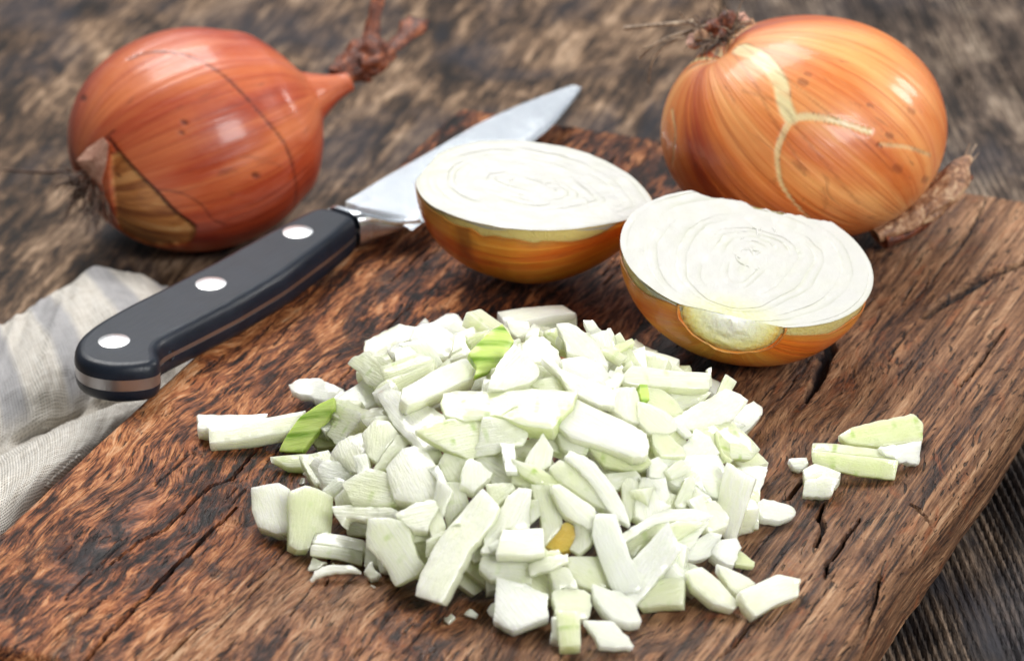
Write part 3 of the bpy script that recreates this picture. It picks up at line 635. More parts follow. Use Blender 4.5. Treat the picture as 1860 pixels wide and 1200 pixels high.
# ------------------------------------------------------------------ cut onion halves
mFace = face_mat()
mOuter = flesh('outer_onion_layer', (.90, .82, .48), (.84, .68, .24), 1.0, 0, .5, .3)
def half_onion(o, Y, Z, R, depth, a, b, cut0, cut1, mat, seed, label, drops, pw=(2.0, 2.0), ex=(.5, .5), root_cut=True, jag=.05, patch=None):
    """o: centre of cut face; Y: root->neck; Z: normal of the cut; cut0/cut1: where root and neck ends are sliced"""
    Y = nrm(Y); Z = nrm(np.asarray(Z)-np.dot(Z, Y)*Y); X = np.cross(Y, Z)
    def prof(t): return np.where(t < 0, np.clip(1-np.abs(t/a)**pw[0], 0, 1)**ex[0], np.clip(1-np.abs(t/b)**pw[1], 0, 1)**ex[1])
    def w(x, y, z): return np.array(o)+x[..., None]*X+y[..., None]*Y+z[..., None]*Z
    # skin + body below the cut
    nt_, nq = 130, 110
    tt = cut0+(cut1-cut0)*(.5-.5*np.cos(np.pi*np.linspace(0, 1, nt_)))
    rr = prof(tt)*R
    th = np.linspace(0, np.pi, nq)
    def body(off, lift=0, seedk=0, low=None):
        T = tt[:, None]+0*th; TH = th[None]+0*T
        if low is not None:
            m0 = low[0][:, None]; m1 = low[1][:, None]; TH = m0+(np.pi-m1-m0)*th[None]/np.pi
        r = rr[:, None]/R
        q = np.stack([np.cos(TH), np.sin(TH), T/a], -1)
        lum = 1+.016*fbm(q*np.array([1.2, 1.2, .7])+seed, 2, seed)
        x = -np.cos(TH)*(r*R*lum+off); z = -np.sin(TH)*(r*depth*lum+off)
        return x, T, z, q
    x, T, z, q = body(0)
    # shift so that it rests on the board
    allp = w(x, T, z); d = ray(*proj(o)); minz = allp[..., 2].min()-.07
    o = np.array(o)+d*((0.0-minz)/d[2])
    base = thing('half_onion', label, 'cut onion', (o[0], o[1], 0))
    x, T, z, q = body(-.035)
    Vb = w(x, T, z-.02).reshape(-1, 3); F = grid_faces(nt_, nq)
    F += [[i for i in range(nq)], [(nt_-1)*nq+i for i in range(nq-1, -1, -1)]]
    mk('outer_layer', Vb, F, mOuter, base, origin=o, basis=[X, Y, Z], sharp=60)
    # papery skin, its rim torn a little below the cut
    s1 = .05+.05*fbm(np.stack([tt*.9, 0*tt, 0*tt], -1), 4, seed+1); s2 = .05+.05*fbm(np.stack([tt*.9, 0*tt+4, 0*tt], -1), 4, seed+2)
    for side, t0, t1, amt in drops:
        k = sstep(t0-.35, t0+.15, tt)*(1-sstep(t1-.15, t1+.35, tt))*amt
        if side < 0: s1 = s1+k
        else: s2 = s2+k
    low = (np.clip(s1, .01, 1.2), np.clip(s2, .01, 1.2))
    x, T, z, q = body(.03, low=low); xi, Ti, zi, _ = body(-.01, low=low)
    Vo = w(x, T, z).reshape(-1, 3); Vi = w(xi, Ti, zi).reshape(-1, 3); nb = len(Vo)
    F = grid_faces(nt_, nq)+grid_faces(nt_, nq, off=nb, flip=True)
    ring = [j for j in range(nq)]+[i*nq+nq-1 for i in range(1, nt_)]+[(nt_-1)*nq+j for j in range(nq-2, -1, -1)]+[i*nq for i in range(nt_-2, 0, -1)]
    F += [[ring[(k+1) % len(ring)], ring[k], ring[k]+nb, ring[(k+1) % len(ring)]+nb] for k in range(len(ring))]
    rimd = np.exp(-np.minimum(th, np.pi-th)/.05)[None]+0*T
    dk = np.tile((.55*np.clip(rimd, 0, 1)).ravel(), 2); und = np.zeros(len(dk))
    if patch is not None:
        pc = Vo[np.argmin(np.linalg.norm(np.array([proj(v) for v in Vo[::7]])-np.array(patch[:2]), axis=1)+1e3*((np.array(Vo[::7])-np.array(o))@(np.array(CC)-np.array(o)) < 0))*7]
        q_ = (np.vstack([Vo, Vi])-pc); dd_ = np.sqrt(((q_@Y)/patch[2])**2+((q_@X)/patch[3])**2+((q_@Z)/patch[3])**2)
        dk = np.maximum(dk, .62*(1-sstep(.4, 1.3, dd_+.35*fbm(np.vstack([Vo, Vi])*np.array([2.5, 2.5, 1.2]), 3, 5))))
    mk('skin', np.vstack([Vo, Vi]), F, mat, base, origin=o, basis=[X, Y, Z], attrs={'oc': np.tile(q.reshape(-1, 3), (2, 1)), 'dark': dk, 'under': und, 'vein': und}, sharp=60)
    # nested layers of the cut face
    nA = 260; al = np.linspace(0, 2*np.pi, nA, endpoint=False)
    tA = np.where(np.cos(al) < 0, np.cos(al)*a, np.cos(al)*b)
    out = np.stack([np.sign(np.sin(al))*prof(tA)*R, tA], -1)
    ss = [1.0, .962, .83, .735, .59, .505, .375, .30, .19, .125, .04]; npar = len(ss)-1
    rootc = np.array([.0, cut0 if root_cut else -a*.9])
    def curve(s, k):
        yc = .45 if root_cut else .1
        wob = 1+(.02+.16*(1-s))*fbm(np.stack([np.cos(al)*1.3, np.sin(al)*1.3, 0*al+s*2.1], -1), 3, seed+4)*(1 if s < .99 else .0)
        sx_ = s*wob; y0 = out[:, 1]-yc; P = np.stack([out[:, 0]*sx_, yc+y0*np.where(y0 > 0, sx_, (s**(.34 if root_cut else .5))*(.6+.4*wob))], -1)
        P[:, 0] += .22*(1-s)*np.sin(P[:, 1]*.9)
        j = jag*(fbm(np.stack([P[:, 0]*5+k*7, 0*al, 0*al], -1), 3, seed+k)+.6*fbm(np.stack([P[:, 0]*1.3, 0*al, 0*al], -1), 2, seed))
        P[:, 1] = np.clip(P[:, 1], cut0+.0*al, cut1+j); return P
    for k in range(npar):
        s0, s1_ = ss[k], ss[k+1]; fr = [0, .03, .09, .2, .4, .6, .82, .93, .98, 1]; hh = [-.006, -.004, -.0015, .001, .003, .003, .001, -.0015, -.004, -.006]
        base_h = 0.0
        V = []; rv = []
        for f_, h_ in zip(fr, hh):
            P = curve(s0+(s1_-s0)*f_, k)
            nzz = .016*fbm(np.stack([P[:, 0]*2.2, P[:, 1]*2.2, 0*al], -1), 3, seed+7)
            amp = np.clip(.25+1.6*fbm(np.stack([np.cos(al)*1.1, np.sin(al)*1.1, 0*al+k*3.3], -1), 2, seed+60), 0, 1.6); V.append(w(P[:, 0], P[:, 1], h_*amp*1.3+base_h+nzz+0*al)); rv.append(.5+(f_-.5)*np.clip(amp*1.2, .1, 1))
        V = np.array(V).reshape(-1, 3); rv = np.array(rv).ravel(); nr = len(fr)
        Fk = grid_faces(nr, nA, True, flip=False)
        if k == npar-1:
            V = np.vstack([V, w(np.array([curve(.02, k)[:, 0].mean()]), np.array([curve(.02, k)[:, 1].mean()]), np.array([base_h]))]); rv = np.append(rv, .5)
            Fk = grid_faces(nr, nA, True)
            Fk += [[(nr-1)*nA+j, (nr-1)*nA+(j+1) % nA, len(V)-1] for j in range(nA)]
        yy = (V-o)@Y; xx = (V-o)@X
        rt = (1-sstep(.25, 1.15, np.hypot(xx*.62, (yy-cut0)*1.0)))*(1 if root_cut else .25)*.9
        mk('layer', V, Fk, mFace, base, origin=o, basis=[X, Y, Z], attrs={'rv': rv, 'root': rt}, sharp=45)
    # pale floor between the layers
    P = curve(.985, 0); V = np.vstack([w(P[:, 0], P[:, 1], -.07+0*al), w(P[:, 0]*.98, P[:, 1], -.2+0*al), w(np.array([0.]), np.array([0.]), np.array([-.07]))])
    Fk = [[j, (j+1) % nA, 2*nA] for j in range(nA)]+grid_faces(2, nA, True)
    mk('inner_flesh', V, Fk, mFace, base, origin=o, basis=[X, Y, Z], attrs={'rv': np.full(len(V), .95), 'root': np.zeros(len(V))}, sharp=45)
    rh = np.random.default_rng(seed+50)
    for k in range(22 if root_cut else 12):
        ang = rh.uniform(0, 6.28); rad_ = rh.uniform(.12, .62); cx_, cy_ = rh.normal(0, .26), (.55 if root_cut else .1)+rh.normal(0, .50 if root_cut else .75)
        a_ = np.linspace(ang, ang+rh.uniform(.8, 2.2), 12); q_ = w(cx_+np.cos(a_)*rad_*.5, cy_+np.sin(a_)*rad_*.9, -.01+0*a_+.01*np.sin(a_*3))
        Vh, Fh = tube(q_, [.012, rh.uniform(.025, .05), .012], 7, .3, k, .9)
        mk('heart_scale', Vh, Fh, mFace, base, attrs={'rv': np.full(len(Vh), rh.uniform(.2, .97)), 'root': np.zeros(len(Vh))})
    if root_cut:                              # sliced root end: half disc of yellow-green basal plate
        r0 = float(prof(np.array(cut0))*1); nr, nq2 = 26, 60; g = np.linspace(0, 1, nr)[:, None]; th2 = np.linspace(0, np.pi, nq2)[None]
        xr = -np.cos(th2)*g*r0*R*1.0; zr = -np.sin(th2)*g*r0*depth*1.0
        yy = cut0-.002-.20*(1-g**2.5)*np.sin(th2)**.6*(1-.35*(1-g))-.02*fbm(np.stack([g*7+0*th2, th2*2+0*g, 0*g+0*th2], -1), 3, 3)*np.sin(th2)+.02*sstep(.85, 1, g)+0*th2
        V = w(xr+0*yy, yy, zr+0*yy+.0).reshape(-1, 3)
        mk('root_plate', V, grid_faces(nr, nq2), mRootPlate, base, origin=o, basis=[X, Y, Z], attrs={'rg': (g+0*th2).ravel()})
        # curled lip of skin round it
        lw = .035*fbm(np.stack([th2[0]*5, 0*th2[0], 0*th2[0]], -1), 3, 9)
        lip = [w(-np.cos(th2[0])*(r0*R+.03+dx+lw), 0*th2[0]+cut0+dy, -np.sin(th2[0])*(r0*depth+.03+dx+lw)) for dx, dy in ((.04, .10), (.03, .0), (.0, -.035), (-.02, -.02), (-.03, .04))]
        V = np.array(lip).reshape(-1, 3); qq = np.stack([np.cos(th2[0])*np.ones((5, 1)), np.sin(th2[0])*np.ones((5, 1)), np.full((5, nq2), -1.)], -1).reshape(-1, 3)
        mk('skin_lip', V, grid_faces(5, nq2), mat, base, origin=o, basis=[X, Y, Z], attrs={'oc': qq, 'dark': np.full(len(V), .25), 'under': np.zeros(len(V)), 'vein': np.full(len(V), .15)})
    return o, X, Y, Z
def proj(P):
    q = np.array(P)-CC; return 930+FPX*q@CR/(q@CF), 600-FPX*q@CU/(q@CF)
def root_plate_mat():
    n = NT('basal_plate'); P = n.map(n.obj(), (100, 100, 100)); g = n.attr('rg')
    nz = n.noise(P, 5, 4, .6); v = n.math('ADD', g, n.math('MULTIPLY', n.math('SUBTRACT', nz, .5), .35))
    c = n.ramp(v, [(.25, (.90, .90, .80)), (.55, (.90, .90, .60)), (.78, (.90, .82, .34)), (.92, (.82, .56, .14)), (1.0, (.46, .20, .035))])
    dots = n.ramp(n.noise(P, 9, 3, .6), [(.50, 0.0), (.66, .7)])
    c = n.mix(n.math('MULTIPLY', dots, g), c, (.84, .76, .46))
    sss(n, .5, (1, .9, .4), .003)
    return n.set(Base_Color=c, Roughness=.42, Normal=n.bump(nz, .5, .001))
mRootPlate = root_plate_mat()
mSkinH1 = skin_mat('amber_onion_skin', (.92, .54, .13), (.88, .34, .040), (.74, .15, .015), (.78, .36, .12))
mSkinH2 = skin_mat('orange_onion_skin', (.92, .46, .09), (.88, .29, .032), (.76, .16, .015), (.82, .38, .13))
def az(deg): r = math.radians(deg); return np.array([math.sin(r), math.cos(r), 0])
Z2 = nrm([.135, -.19, 1]); Y2 = az(11)+np.array([0, 0, .17])
half_onion(at(1357, 468, 2.75), Y2, Z2, 3.42, 2.72, 2.97, 3.05, -2.72, 2.42, mSkinH2, 5,
           'onion half nearest the chopped heap, its sliced yellow-green root end facing the viewer', [(-1, -2.3, -.6, .10), (1, -2.7, 1.6, .13)], pw=(2.1, 2.0), root_cut=True, jag=.075)
Z1 = nrm([-.02, -.07, 1]); Y1 = np.array([.950, -.36, -.03])
half_onion(at(966, 338, 2.8), Y1, Z1, 2.50, 2.72, 3.28, 3.55, -3.12, 3.5, mSkinH1, 12,
           'onion half lying cut side up beside the knife blade, amber skin with dark patch', [(1, -.6, 2.6, .11)], pw=(2.5, 1.75), ex=(.5, .72), root_cut=False, jag=.0, patch=(838, 430, .42, 1.3))

# ------------------------------------------------------------------ knife
ZM = .64
hn = nrm([.0, -.012, 1])
def kp(x, y, z=ZM): return at(x, y, z)
bot, tp = kp(190, 655), kp(1054, 160)
kx = nrm(tp-bot); kz = np.array([0, 0, 1.]); ky = np.cross(kz, kx)     # kx towards the tip, ky towards the spine side
def k2(pts, z=ZM): P = np.array([at(x, y, z) for x, y in pts]); return np.stack([(P-bot)@kx, (P-bot)@ky], -1)
def kw(x, y, z): return bot+np.asarray(x)[..., None]*kx+np.asarray(y)[..., None]*ky+(np.asarray(z))[..., None]*kz
# closed outline of the handle at mid thickness: spine side then belly side (photo points at that height)
spine = [(133, 664), (141, 644), (165, 622), (203, 599), (250, 574), (303, 548), (390, 503), (477, 454), (563, 408), (592, 403)]
belly = [(655, 424), (647, 432), (607, 466), (520, 531), (433, 583), (350, 626), (312, 645), (293, 655), (286, 665), (292, 676), (297, 688), (283, 696), (258, 700), (208, 703), (160, 695), (138, 682)]
ol = k2(spine+belly)
def dense(P, n):
    P = np.vstack([P, P[:1]]); d = np.r_[0, np.cumsum(np.linalg.norm(np.diff(P, axis=0), axis=1))]
    s = np.linspace(0, d[-1], n, endpoint=False); return np.stack([np.interp(s, d, P[:, 0]), np.interp(s, d, P[:, 1])], -1)
def smooth(P, k):
    for _ in range(k): P = .5*P+.25*(np.roll(P, 1, 0)+np.roll(P, -1, 0))
    return P
ol = smooth(dense(ol, 260), 14)
def inset(P, d):
    t = np.roll(P, -1, 0)-np.roll(P, 1, 0); n = np.stack([-t[:, 1], t[:, 0]], -1); n /= np.linalg.norm(n, axis=1)[:, None]+1e-9
    area_ = .5*np.sum(P[:, 0]*np.roll(P[:, 1], -1)-np.roll(P[:, 0], -1)*P[:, 1])
    n *= np.sign(area_); n = smooth(n, 6); return P+n*np.asarray(d)[..., None] if np.ndim(d) else P+n*d
knife = thing('kitchen_knife', 'kitchen knife with three-riveted black handle and broad steel blade lying along the board edge', 'knife', (bot[0], bot[1], 0))
H = .56
# tang: half thickness grows towards the butt
tng = .068+.095*(1-sstep(-.6, 1.6, ol[:, 0]))
def slab_scale(sign):
    # rings from the tang surface outwards to the flat cheek
    zs = [0, .12, .26, .38, .46, .52, .555, .57]; ins = [0, .004, .022, .055, .10, .155, .22, .30]
    V = []
    for z, i_ in zip(zs, ins):
        P = smooth(inset(ol, i_), 2); zz = tng+(H-tng)*(z/.57); V.append(kw(P[:, 0], P[:, 1], sign*zz))
    n = len(ol); V = np.array(V).reshape(-1, 3); F = grid_faces(len(zs), n, True)
    P = [Vector((*v, 0)) for v in (smooth(inset(ol, ins[-1]), 2))]
    tri = geometry.tessellate_polygon([P]); off = (len(zs)-1)*n
    F += [[a+off for a in t] for t in tri]
    F += [[a for a in t][::-1] for t in geometry.tessellate_polygon([[Vector((*v, 0)) for v in ol]])]
    return V, F
def fixn(o):
    import bmesh
    bm = bmesh.new(); bm.from_mesh(o.data); bmesh.ops.recalc_face_normals(bm, faces=bm.faces); bm.to_mesh(o.data); bm.free(); return o
def handle_mat():
    n = NT('black_handle_plastic'); P = n.map(n.obj(), (100, 100, 100), (0, 0, 0))
    fine = n.noise(n.map(P, (1.4, 60, 8)), 1, 3, .6); soft = n.noise(P, 1.5, 4, .6)
    c = n.ramp(soft, [(.3, (.006, .009, .016)), (.7, (.010, .015, .026))])
    r = n.ramp(n.math('ADD', n.math('MULTIPLY', fine, .6), n.math('MULTIPLY', soft, .4)), [(.35, .30), (.65, .48)])
    return n.set(Base_Color=c, Roughness=r, Normal=n.bump(fine, .18, .0004), Specular_IOR_Level=.32)
def steel_mat(name, col, rough, brushed=.25):
    n = NT(name); P = n.map(n.obj(), (100, 100, 100)); n.b.inputs['Metallic'].default_value = 1
    fine = n.noise(n.map(P, (45, 1.2, 8)), 1, 3, .6)
    r = n.ramp(n.math('ADD', n.math('MULTIPLY', fine, .5), n.math('MULTIPLY', n.noise(P, .8, 3, .5), .5)), [(.3, rough*.8), (.7, rough*1.3)])
    return n.set(Base_Color=col, Roughness=r, Normal=n.bump(fine, brushed, .0003))
mHandle = handle_mat(); mSteel = steel_mat('brushed_steel', (.70, .73, .77), .22); mRivet = steel_mat('rivet_steel', (.86, .86, .87), .30); mTang = steel_mat('tang_steel', (.42, .42, .44), .34)
KB = [kx, ky, kz]
for s_ in (1, -1):
    V, F = slab_scale(s_); fixn(mk('handle_scale', V, F, mHandle, knife, basis=KB, sharp=60))
P0 = inset(ol, .012); V = np.vstack([kw(P0[:, 0], P0[:, 1], tng), kw(P0[:, 0], P0[:, 1], -tng)]); n = len(ol)
fixn(mk('tang', V, grid_faces(2, n, True)+[list(range(n)), list(range(2*n-1, n-1, -1))], mTang, knife, basis=KB, sharp=40))
for x, y in ((207, 619), (383, 515), (541, 421)):
    c = k2([(x, y)], ZM+H)[0]; a_ = np.linspace(0, 2*np.pi, 40, endpoint=False); V = []
    for r_, z in ((.43, H-.1), (.43, H+.004), (.415, H+.014), (.2, H+.018)): V.append(kw(c[0]+np.cos(a_)*r_, c[1]+np.sin(a_)*r_, z+0*a_))
    V = np.vstack(V+[kw(np.array([c[0]]), np.array([c[1]]), np.array([H+.018]))])
    fixn(mk('rivet', V, grid_faces(4, 40, True)+[[120+j, 120+(j+1) % 40, 160] for j in range(40)], mRivet, knife, basis=KB, sharp=50))
# blade
sp = k2([(628, 366), (655, 350), (700, 322), (783, 275), (867, 226), (933, 194), (1000, 167), (1040, 152), (1056, 157)], ZM+.12)
eg = k2([(748, 419), (770, 402), (830, 352), (900, 303), (960, 263), (1000, 231), (1030, 196), (1050, 172), (1056, 157)], ZM)
nb_ = 80; A_ = spline(np.c_[sp, 0*sp[:, 0]], nb_)[:, :2]; B_ = spline(np.c_[eg, 0*eg[:, 0]], nb_)[:, :2]
V = []; m = 15
hs = .13*(1-np.linspace(0, 1, nb_)**2*.75)
for sgn in (1, -1):
    for k in range(m):
        f_ = k/(m-1); Q = A_*(1-f_)+B_*f_; V.append(kw(Q[:, 0], Q[:, 1], sgn*(hs*((1-.45*f_) if f_ < .86 else .613*(1-f_)/.14)+.003)))
V = np.array(V).reshape(-1, 3); F = grid_faces(m, nb_)+grid_faces(m, nb_, off=m*nb_, flip=True)
F += [[i, i+1, m*nb_+i+1, m*nb_+i] for i in range(nb_-1)]+[[(m-1)*nb_+i+1, (m-1)*nb_+i, (2*m-1)*nb_+i, (2*m-1)*nb_+i+1] for i in range(nb_-1)]
F += [[k*nb_, m*nb_+k*nb_, m*nb_+(k+1)*nb_, (k+1)*nb_] for k in range(m-1)]
fixn(mk('blade', V, F, mSteel, knife, basis=KB, sharp=35))
# bolster: from the handle end flowing down to the blade heel
s0 = k2([(592, 403), (655, 424)], ZM); s3 = k2([(650, 352), (766, 404)], ZM); heel = k2([(742, 420)], ZM)[0]
nbs = 26; V = []; nq = 44; th = np.linspace(0, 2*np.pi, nq, endpoint=False)
for i in range(nbs):
    f_ = i/(nbs-1); a0 = s0[0]*(1-f_)+(k2([(630, 378)], ZM)[0])*f_; b0 = s0[1]*(1-f_)+s3[1]*f_
    b0 = b0+(heel-s3[1])*sstep(.25, 1, f_)*(1-f_)*1.0
    hh = (H-.03)*(1-f_)**1.5+.135+(-.0)*f_; hh = min(hh, H-.01)
    mid = (a0+b0)/2; hf = (b0-a0)/2
    ex = .45 if f_ < .5 else .45
    cx = np.sign(np.cos(th))*np.abs(np.cos(th))**.55; cz = np.sign(np.sin(th))*np.abs(np.sin(th))**.55
    Q = mid+hf*cx[:, None]; V.append(kw(Q[:, 0], Q[:, 1], hh*cz))
V = np.array(V).reshape(-1, 3)
fixn(mk('bolster', V, grid_faces(nbs, nq, True)+[list(range(nq)), [(nbs-1)*nq+j for j in range(nq)][::-1]], mSteel, knife, basis=KB, sharp=50))

# ------------------------------------------------------------------ chopped onion
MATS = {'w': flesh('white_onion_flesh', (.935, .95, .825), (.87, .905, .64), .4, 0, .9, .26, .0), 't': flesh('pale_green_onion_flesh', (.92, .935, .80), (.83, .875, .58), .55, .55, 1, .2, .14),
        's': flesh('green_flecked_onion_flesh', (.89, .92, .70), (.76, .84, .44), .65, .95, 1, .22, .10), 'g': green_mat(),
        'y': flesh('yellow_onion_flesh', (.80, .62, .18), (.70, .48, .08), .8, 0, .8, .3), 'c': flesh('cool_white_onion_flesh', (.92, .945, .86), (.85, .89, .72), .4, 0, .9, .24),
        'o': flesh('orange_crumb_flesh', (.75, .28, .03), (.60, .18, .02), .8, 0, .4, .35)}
HC = np.array([.35, -8.6]); HR = np.array([6.1, 7.6]); HH = 3.0
def heap(x, y):
    dx = (x-HC[0])/HR[0]; dy = (y-HC[1])/HR[1]; r2 = dx*dx+dy*dy
    sk = 1+.10*dy
    return HH*np.clip(1-r2, 0, 1)**.85*sk
def heap_n(x, y):
    e = .15; gx = (heap(x+e, y)-heap(x-e, y))/(2*e); gy = (heap(x, y+e)-heap(x, y-e))/(2*e); return nrm([-gx, -gy, 1])
def heap_hit(px, py, lift):
    d = ray(px, py); s = np.linspace(DIST*.8, DIST*1.3, 2600); P = CC+d*s[:, None]
    h = heap(P[:, 0], P[:, 1]); hit = np.where(P[:, 2] < np.where(h > .02, h+lift, 0)+.0)[0]
    g = np.where(P[:, 2] > .2)[0]; c = (P[:, 2]-h)[g]
    if len(hit) and P[hit[0], 2] > .25: return P[hit[0]]
    if c.min() < lift+.9: return P[g[c.argmin()]]
    return P[hit[0]] if len(hit) else at(px, py, 0)
def make_piece(poly3, N, th, bend, seed, mat, name, stripe=None, jag=.022, rest=False, grow=1.0, bevel=.022):
    """poly3: outline of the upper face in 3-D (planar); N its normal; th thickness"""
    rg = np.random.default_rng(seed); c = poly3.mean(0)
    if stripe is None:
        q = poly3-c; u_, s_, vt = np.linalg.svd(q); X = vt[0]; X = nrm(X-np.dot(X, N)*N)
    else: X = nrm(np.cross(stripe-np.dot(stripe, N)*N, N))
    Y = np.cross(N, X)
    P = np.stack([(poly3-c)@X, (poly3-c)@Y], -1)*grow
    if .5*np.sum(P[:, 0]*np.roll(P[:, 1], -1)-np.roll(P[:, 0], -1)*P[:, 1]) < 0: P = P[::-1]
    # resample the outline and roughen it
    Q = []
    for i in range(len(P)):
        a, b = P[i], P[(i+1) % len(P)]; L = np.linalg.norm(b-a); n = max(1, int(L/.085))
        for k in range(n): Q.append(a+(b-a)*k/n)
    Q = np.array(Q); Q = .08*np.roll(Q, 1, 0)+.84*Q+.08*np.roll(Q, -1, 0)
    tn = np.roll(Q, -1, 0)-np.roll(Q, 1, 0); tn /= np.linalg.norm(tn, axis=1)[:, None]+1e-9; nn = np.stack([tn[:, 1], -tn[:, 0]], -1)
    edge_rough = np.clip(vnoise(np.c_[Q*.9, 0*Q[:, 0]+seed], seed)*1.6+.5, .12, 1.5)
    Q = Q+nn*(jag*edge_rough*fbm(np.c_[Q*7, 0*Q[:, 0]+seed*1.7], 3, seed))[:, None]
    inn = Q-nn*bevel
    g = .17; xs_ = np.arange(P[:, 0].min()+g/2, P[:, 0].max(), g); ys_ = np.arange(P[:, 1].min()+g/2, P[:, 1].max(), g)
    G = np.stack(np.meshgrid(xs_, ys_, indexing='ij'), -1).reshape(-1, 2)+rg.uniform(-.03, .03, (len(xs_)*len(ys_), 2))
    if len(G):
        dd = np.sqrt(((G[:, None]-Q[None])**2).sum(-1)).min(1); G = G[dd > .10]
        x, y = G[:, 0], G[:, 1]; ins = np.zeros(len(G), bool)
        for i in range(len(Q)):
            x0, y0 = Q[i]; x1, y1 = Q[(i+1) % len(Q)]
            cr_ = ((y0 > y) != (y1 > y)) & (x < (x1-x0)*(y-y0)/(y1-y0+1e-12)+x0); ins ^= cr_
        G = G[ins]
    nq = len(Q); pts = [Vector(p) for p in np.vstack([Q, inn, G])] if len(G) else [Vector(p) for p in np.vstack([Q, inn])]
    res = geometry.delaunay_2d_cdt(pts, [(i, (i+1) % nq) for i in range(nq)], [], 1, 1e-5)
    V2 = np.array([list(v) for v in res[0]]); F2 = [list(f) for f in res[2]]
    # boundary order
    dmin = np.sqrt(((V2[:, None]-Q[None])**2).sum(-1)); isb = dmin.min(1) < 1e-4
    from collections import defaultdict
    ec = defaultdict(int)
    for f in F2:
        for k in range(len(f)): ec[(f[k], f[(k+1) % len(f)])] += 1
    be = [(a, b) for (a, b) in ec if (b, a) not in ec]
    dq = dmin.min(1)
    bn = bend[0]*V2[:, 0]**2+bend[1]*V2[:, 1]**2
    z = -bevel*.8*(dq < bevel*.6)+bn+.022*fbm(np.c_[V2*2.2, 0*V2[:, 0]+seed], 2, seed+1)+.014*vnoise(np.c_[V2[:, :1]*1.2, V2[:, 1:]*.3, 0*V2[:, :1]], seed)*2*.7
    zb = bn-th*(1+.12*fbm(np.c_[V2*.8, 0*V2[:, 0]+seed+9], 2, seed+2))
    sh = rg.normal(0, .10, 2)*th; Vb2 = V2*.965+sh
    V = np.vstack([np.c_[V2, z], np.c_[Vb2, zb]]); n = len(V2)
    F = F2+[[i+n for i in f[::-1]] for f in F2]
    # side wall with one middle ring
    mids = {}; extra = []
    for a, b in be:
        for v in (a, b):
            if v not in mids: mids[v] = 2*n+len(extra); e_ = .5*V[v]+.5*V[v+n]; e_[:2] *= 1.012; extra.append(e_)
    if extra: V = np.vstack([V, extra])
    for a, b in be: F += [[b, a, mids[a], mids[b]], [mids[b], mids[a], a+n, b+n]]
    W = c+V[:, :1]*X+V[:, 1:2]*Y+V[:, 2:]*N
    mz = W[:, 2].min(); d = nrm(c-CC)
    sh_ = 0
    if mz < .03 or rest: sh_ = (.0-mz)/d[2]
    W = W+d*sh_; c = c+d*sh_
    return mk(name, W, F, mat, origin=c, basis=[X, Y, N], sharp=38)
def tilt_normal(tc, tr):                      # lean towards the viewer by tc, to the right by tr (degrees)
    a = math.radians(tc); b = math.radians(tr); return nrm([math.sin(b), -math.sin(a)*math.cos(b), math.cos(a)*math.cos(b)])
GRP = 'chopped onion pieces'
PIECES = []
def load_pieces(txt):
    for ln in txt.strip().splitlines():
        ln = ln.strip()
        if not ln or ln[0] == '#': continue
        head, poly, label = [q.strip() for q in ln.split('|')]
        h = head.split(); kind = h[0]; mode = h[1]; lift = float(h[2]); tl = [float(v) for v in h[3].split(',')] if len(h) > 3 and h[3] != '-' else None
        th = float(h[4]) if len(h) > 4 and h[4] != '-' else None; st = float(h[5]) if len(h) > 5 else None
        PIECES.append((kind, mode, lift, tl, th, st, [tuple(float(v) for v in p.split(',')) for p in poly.split()], label))

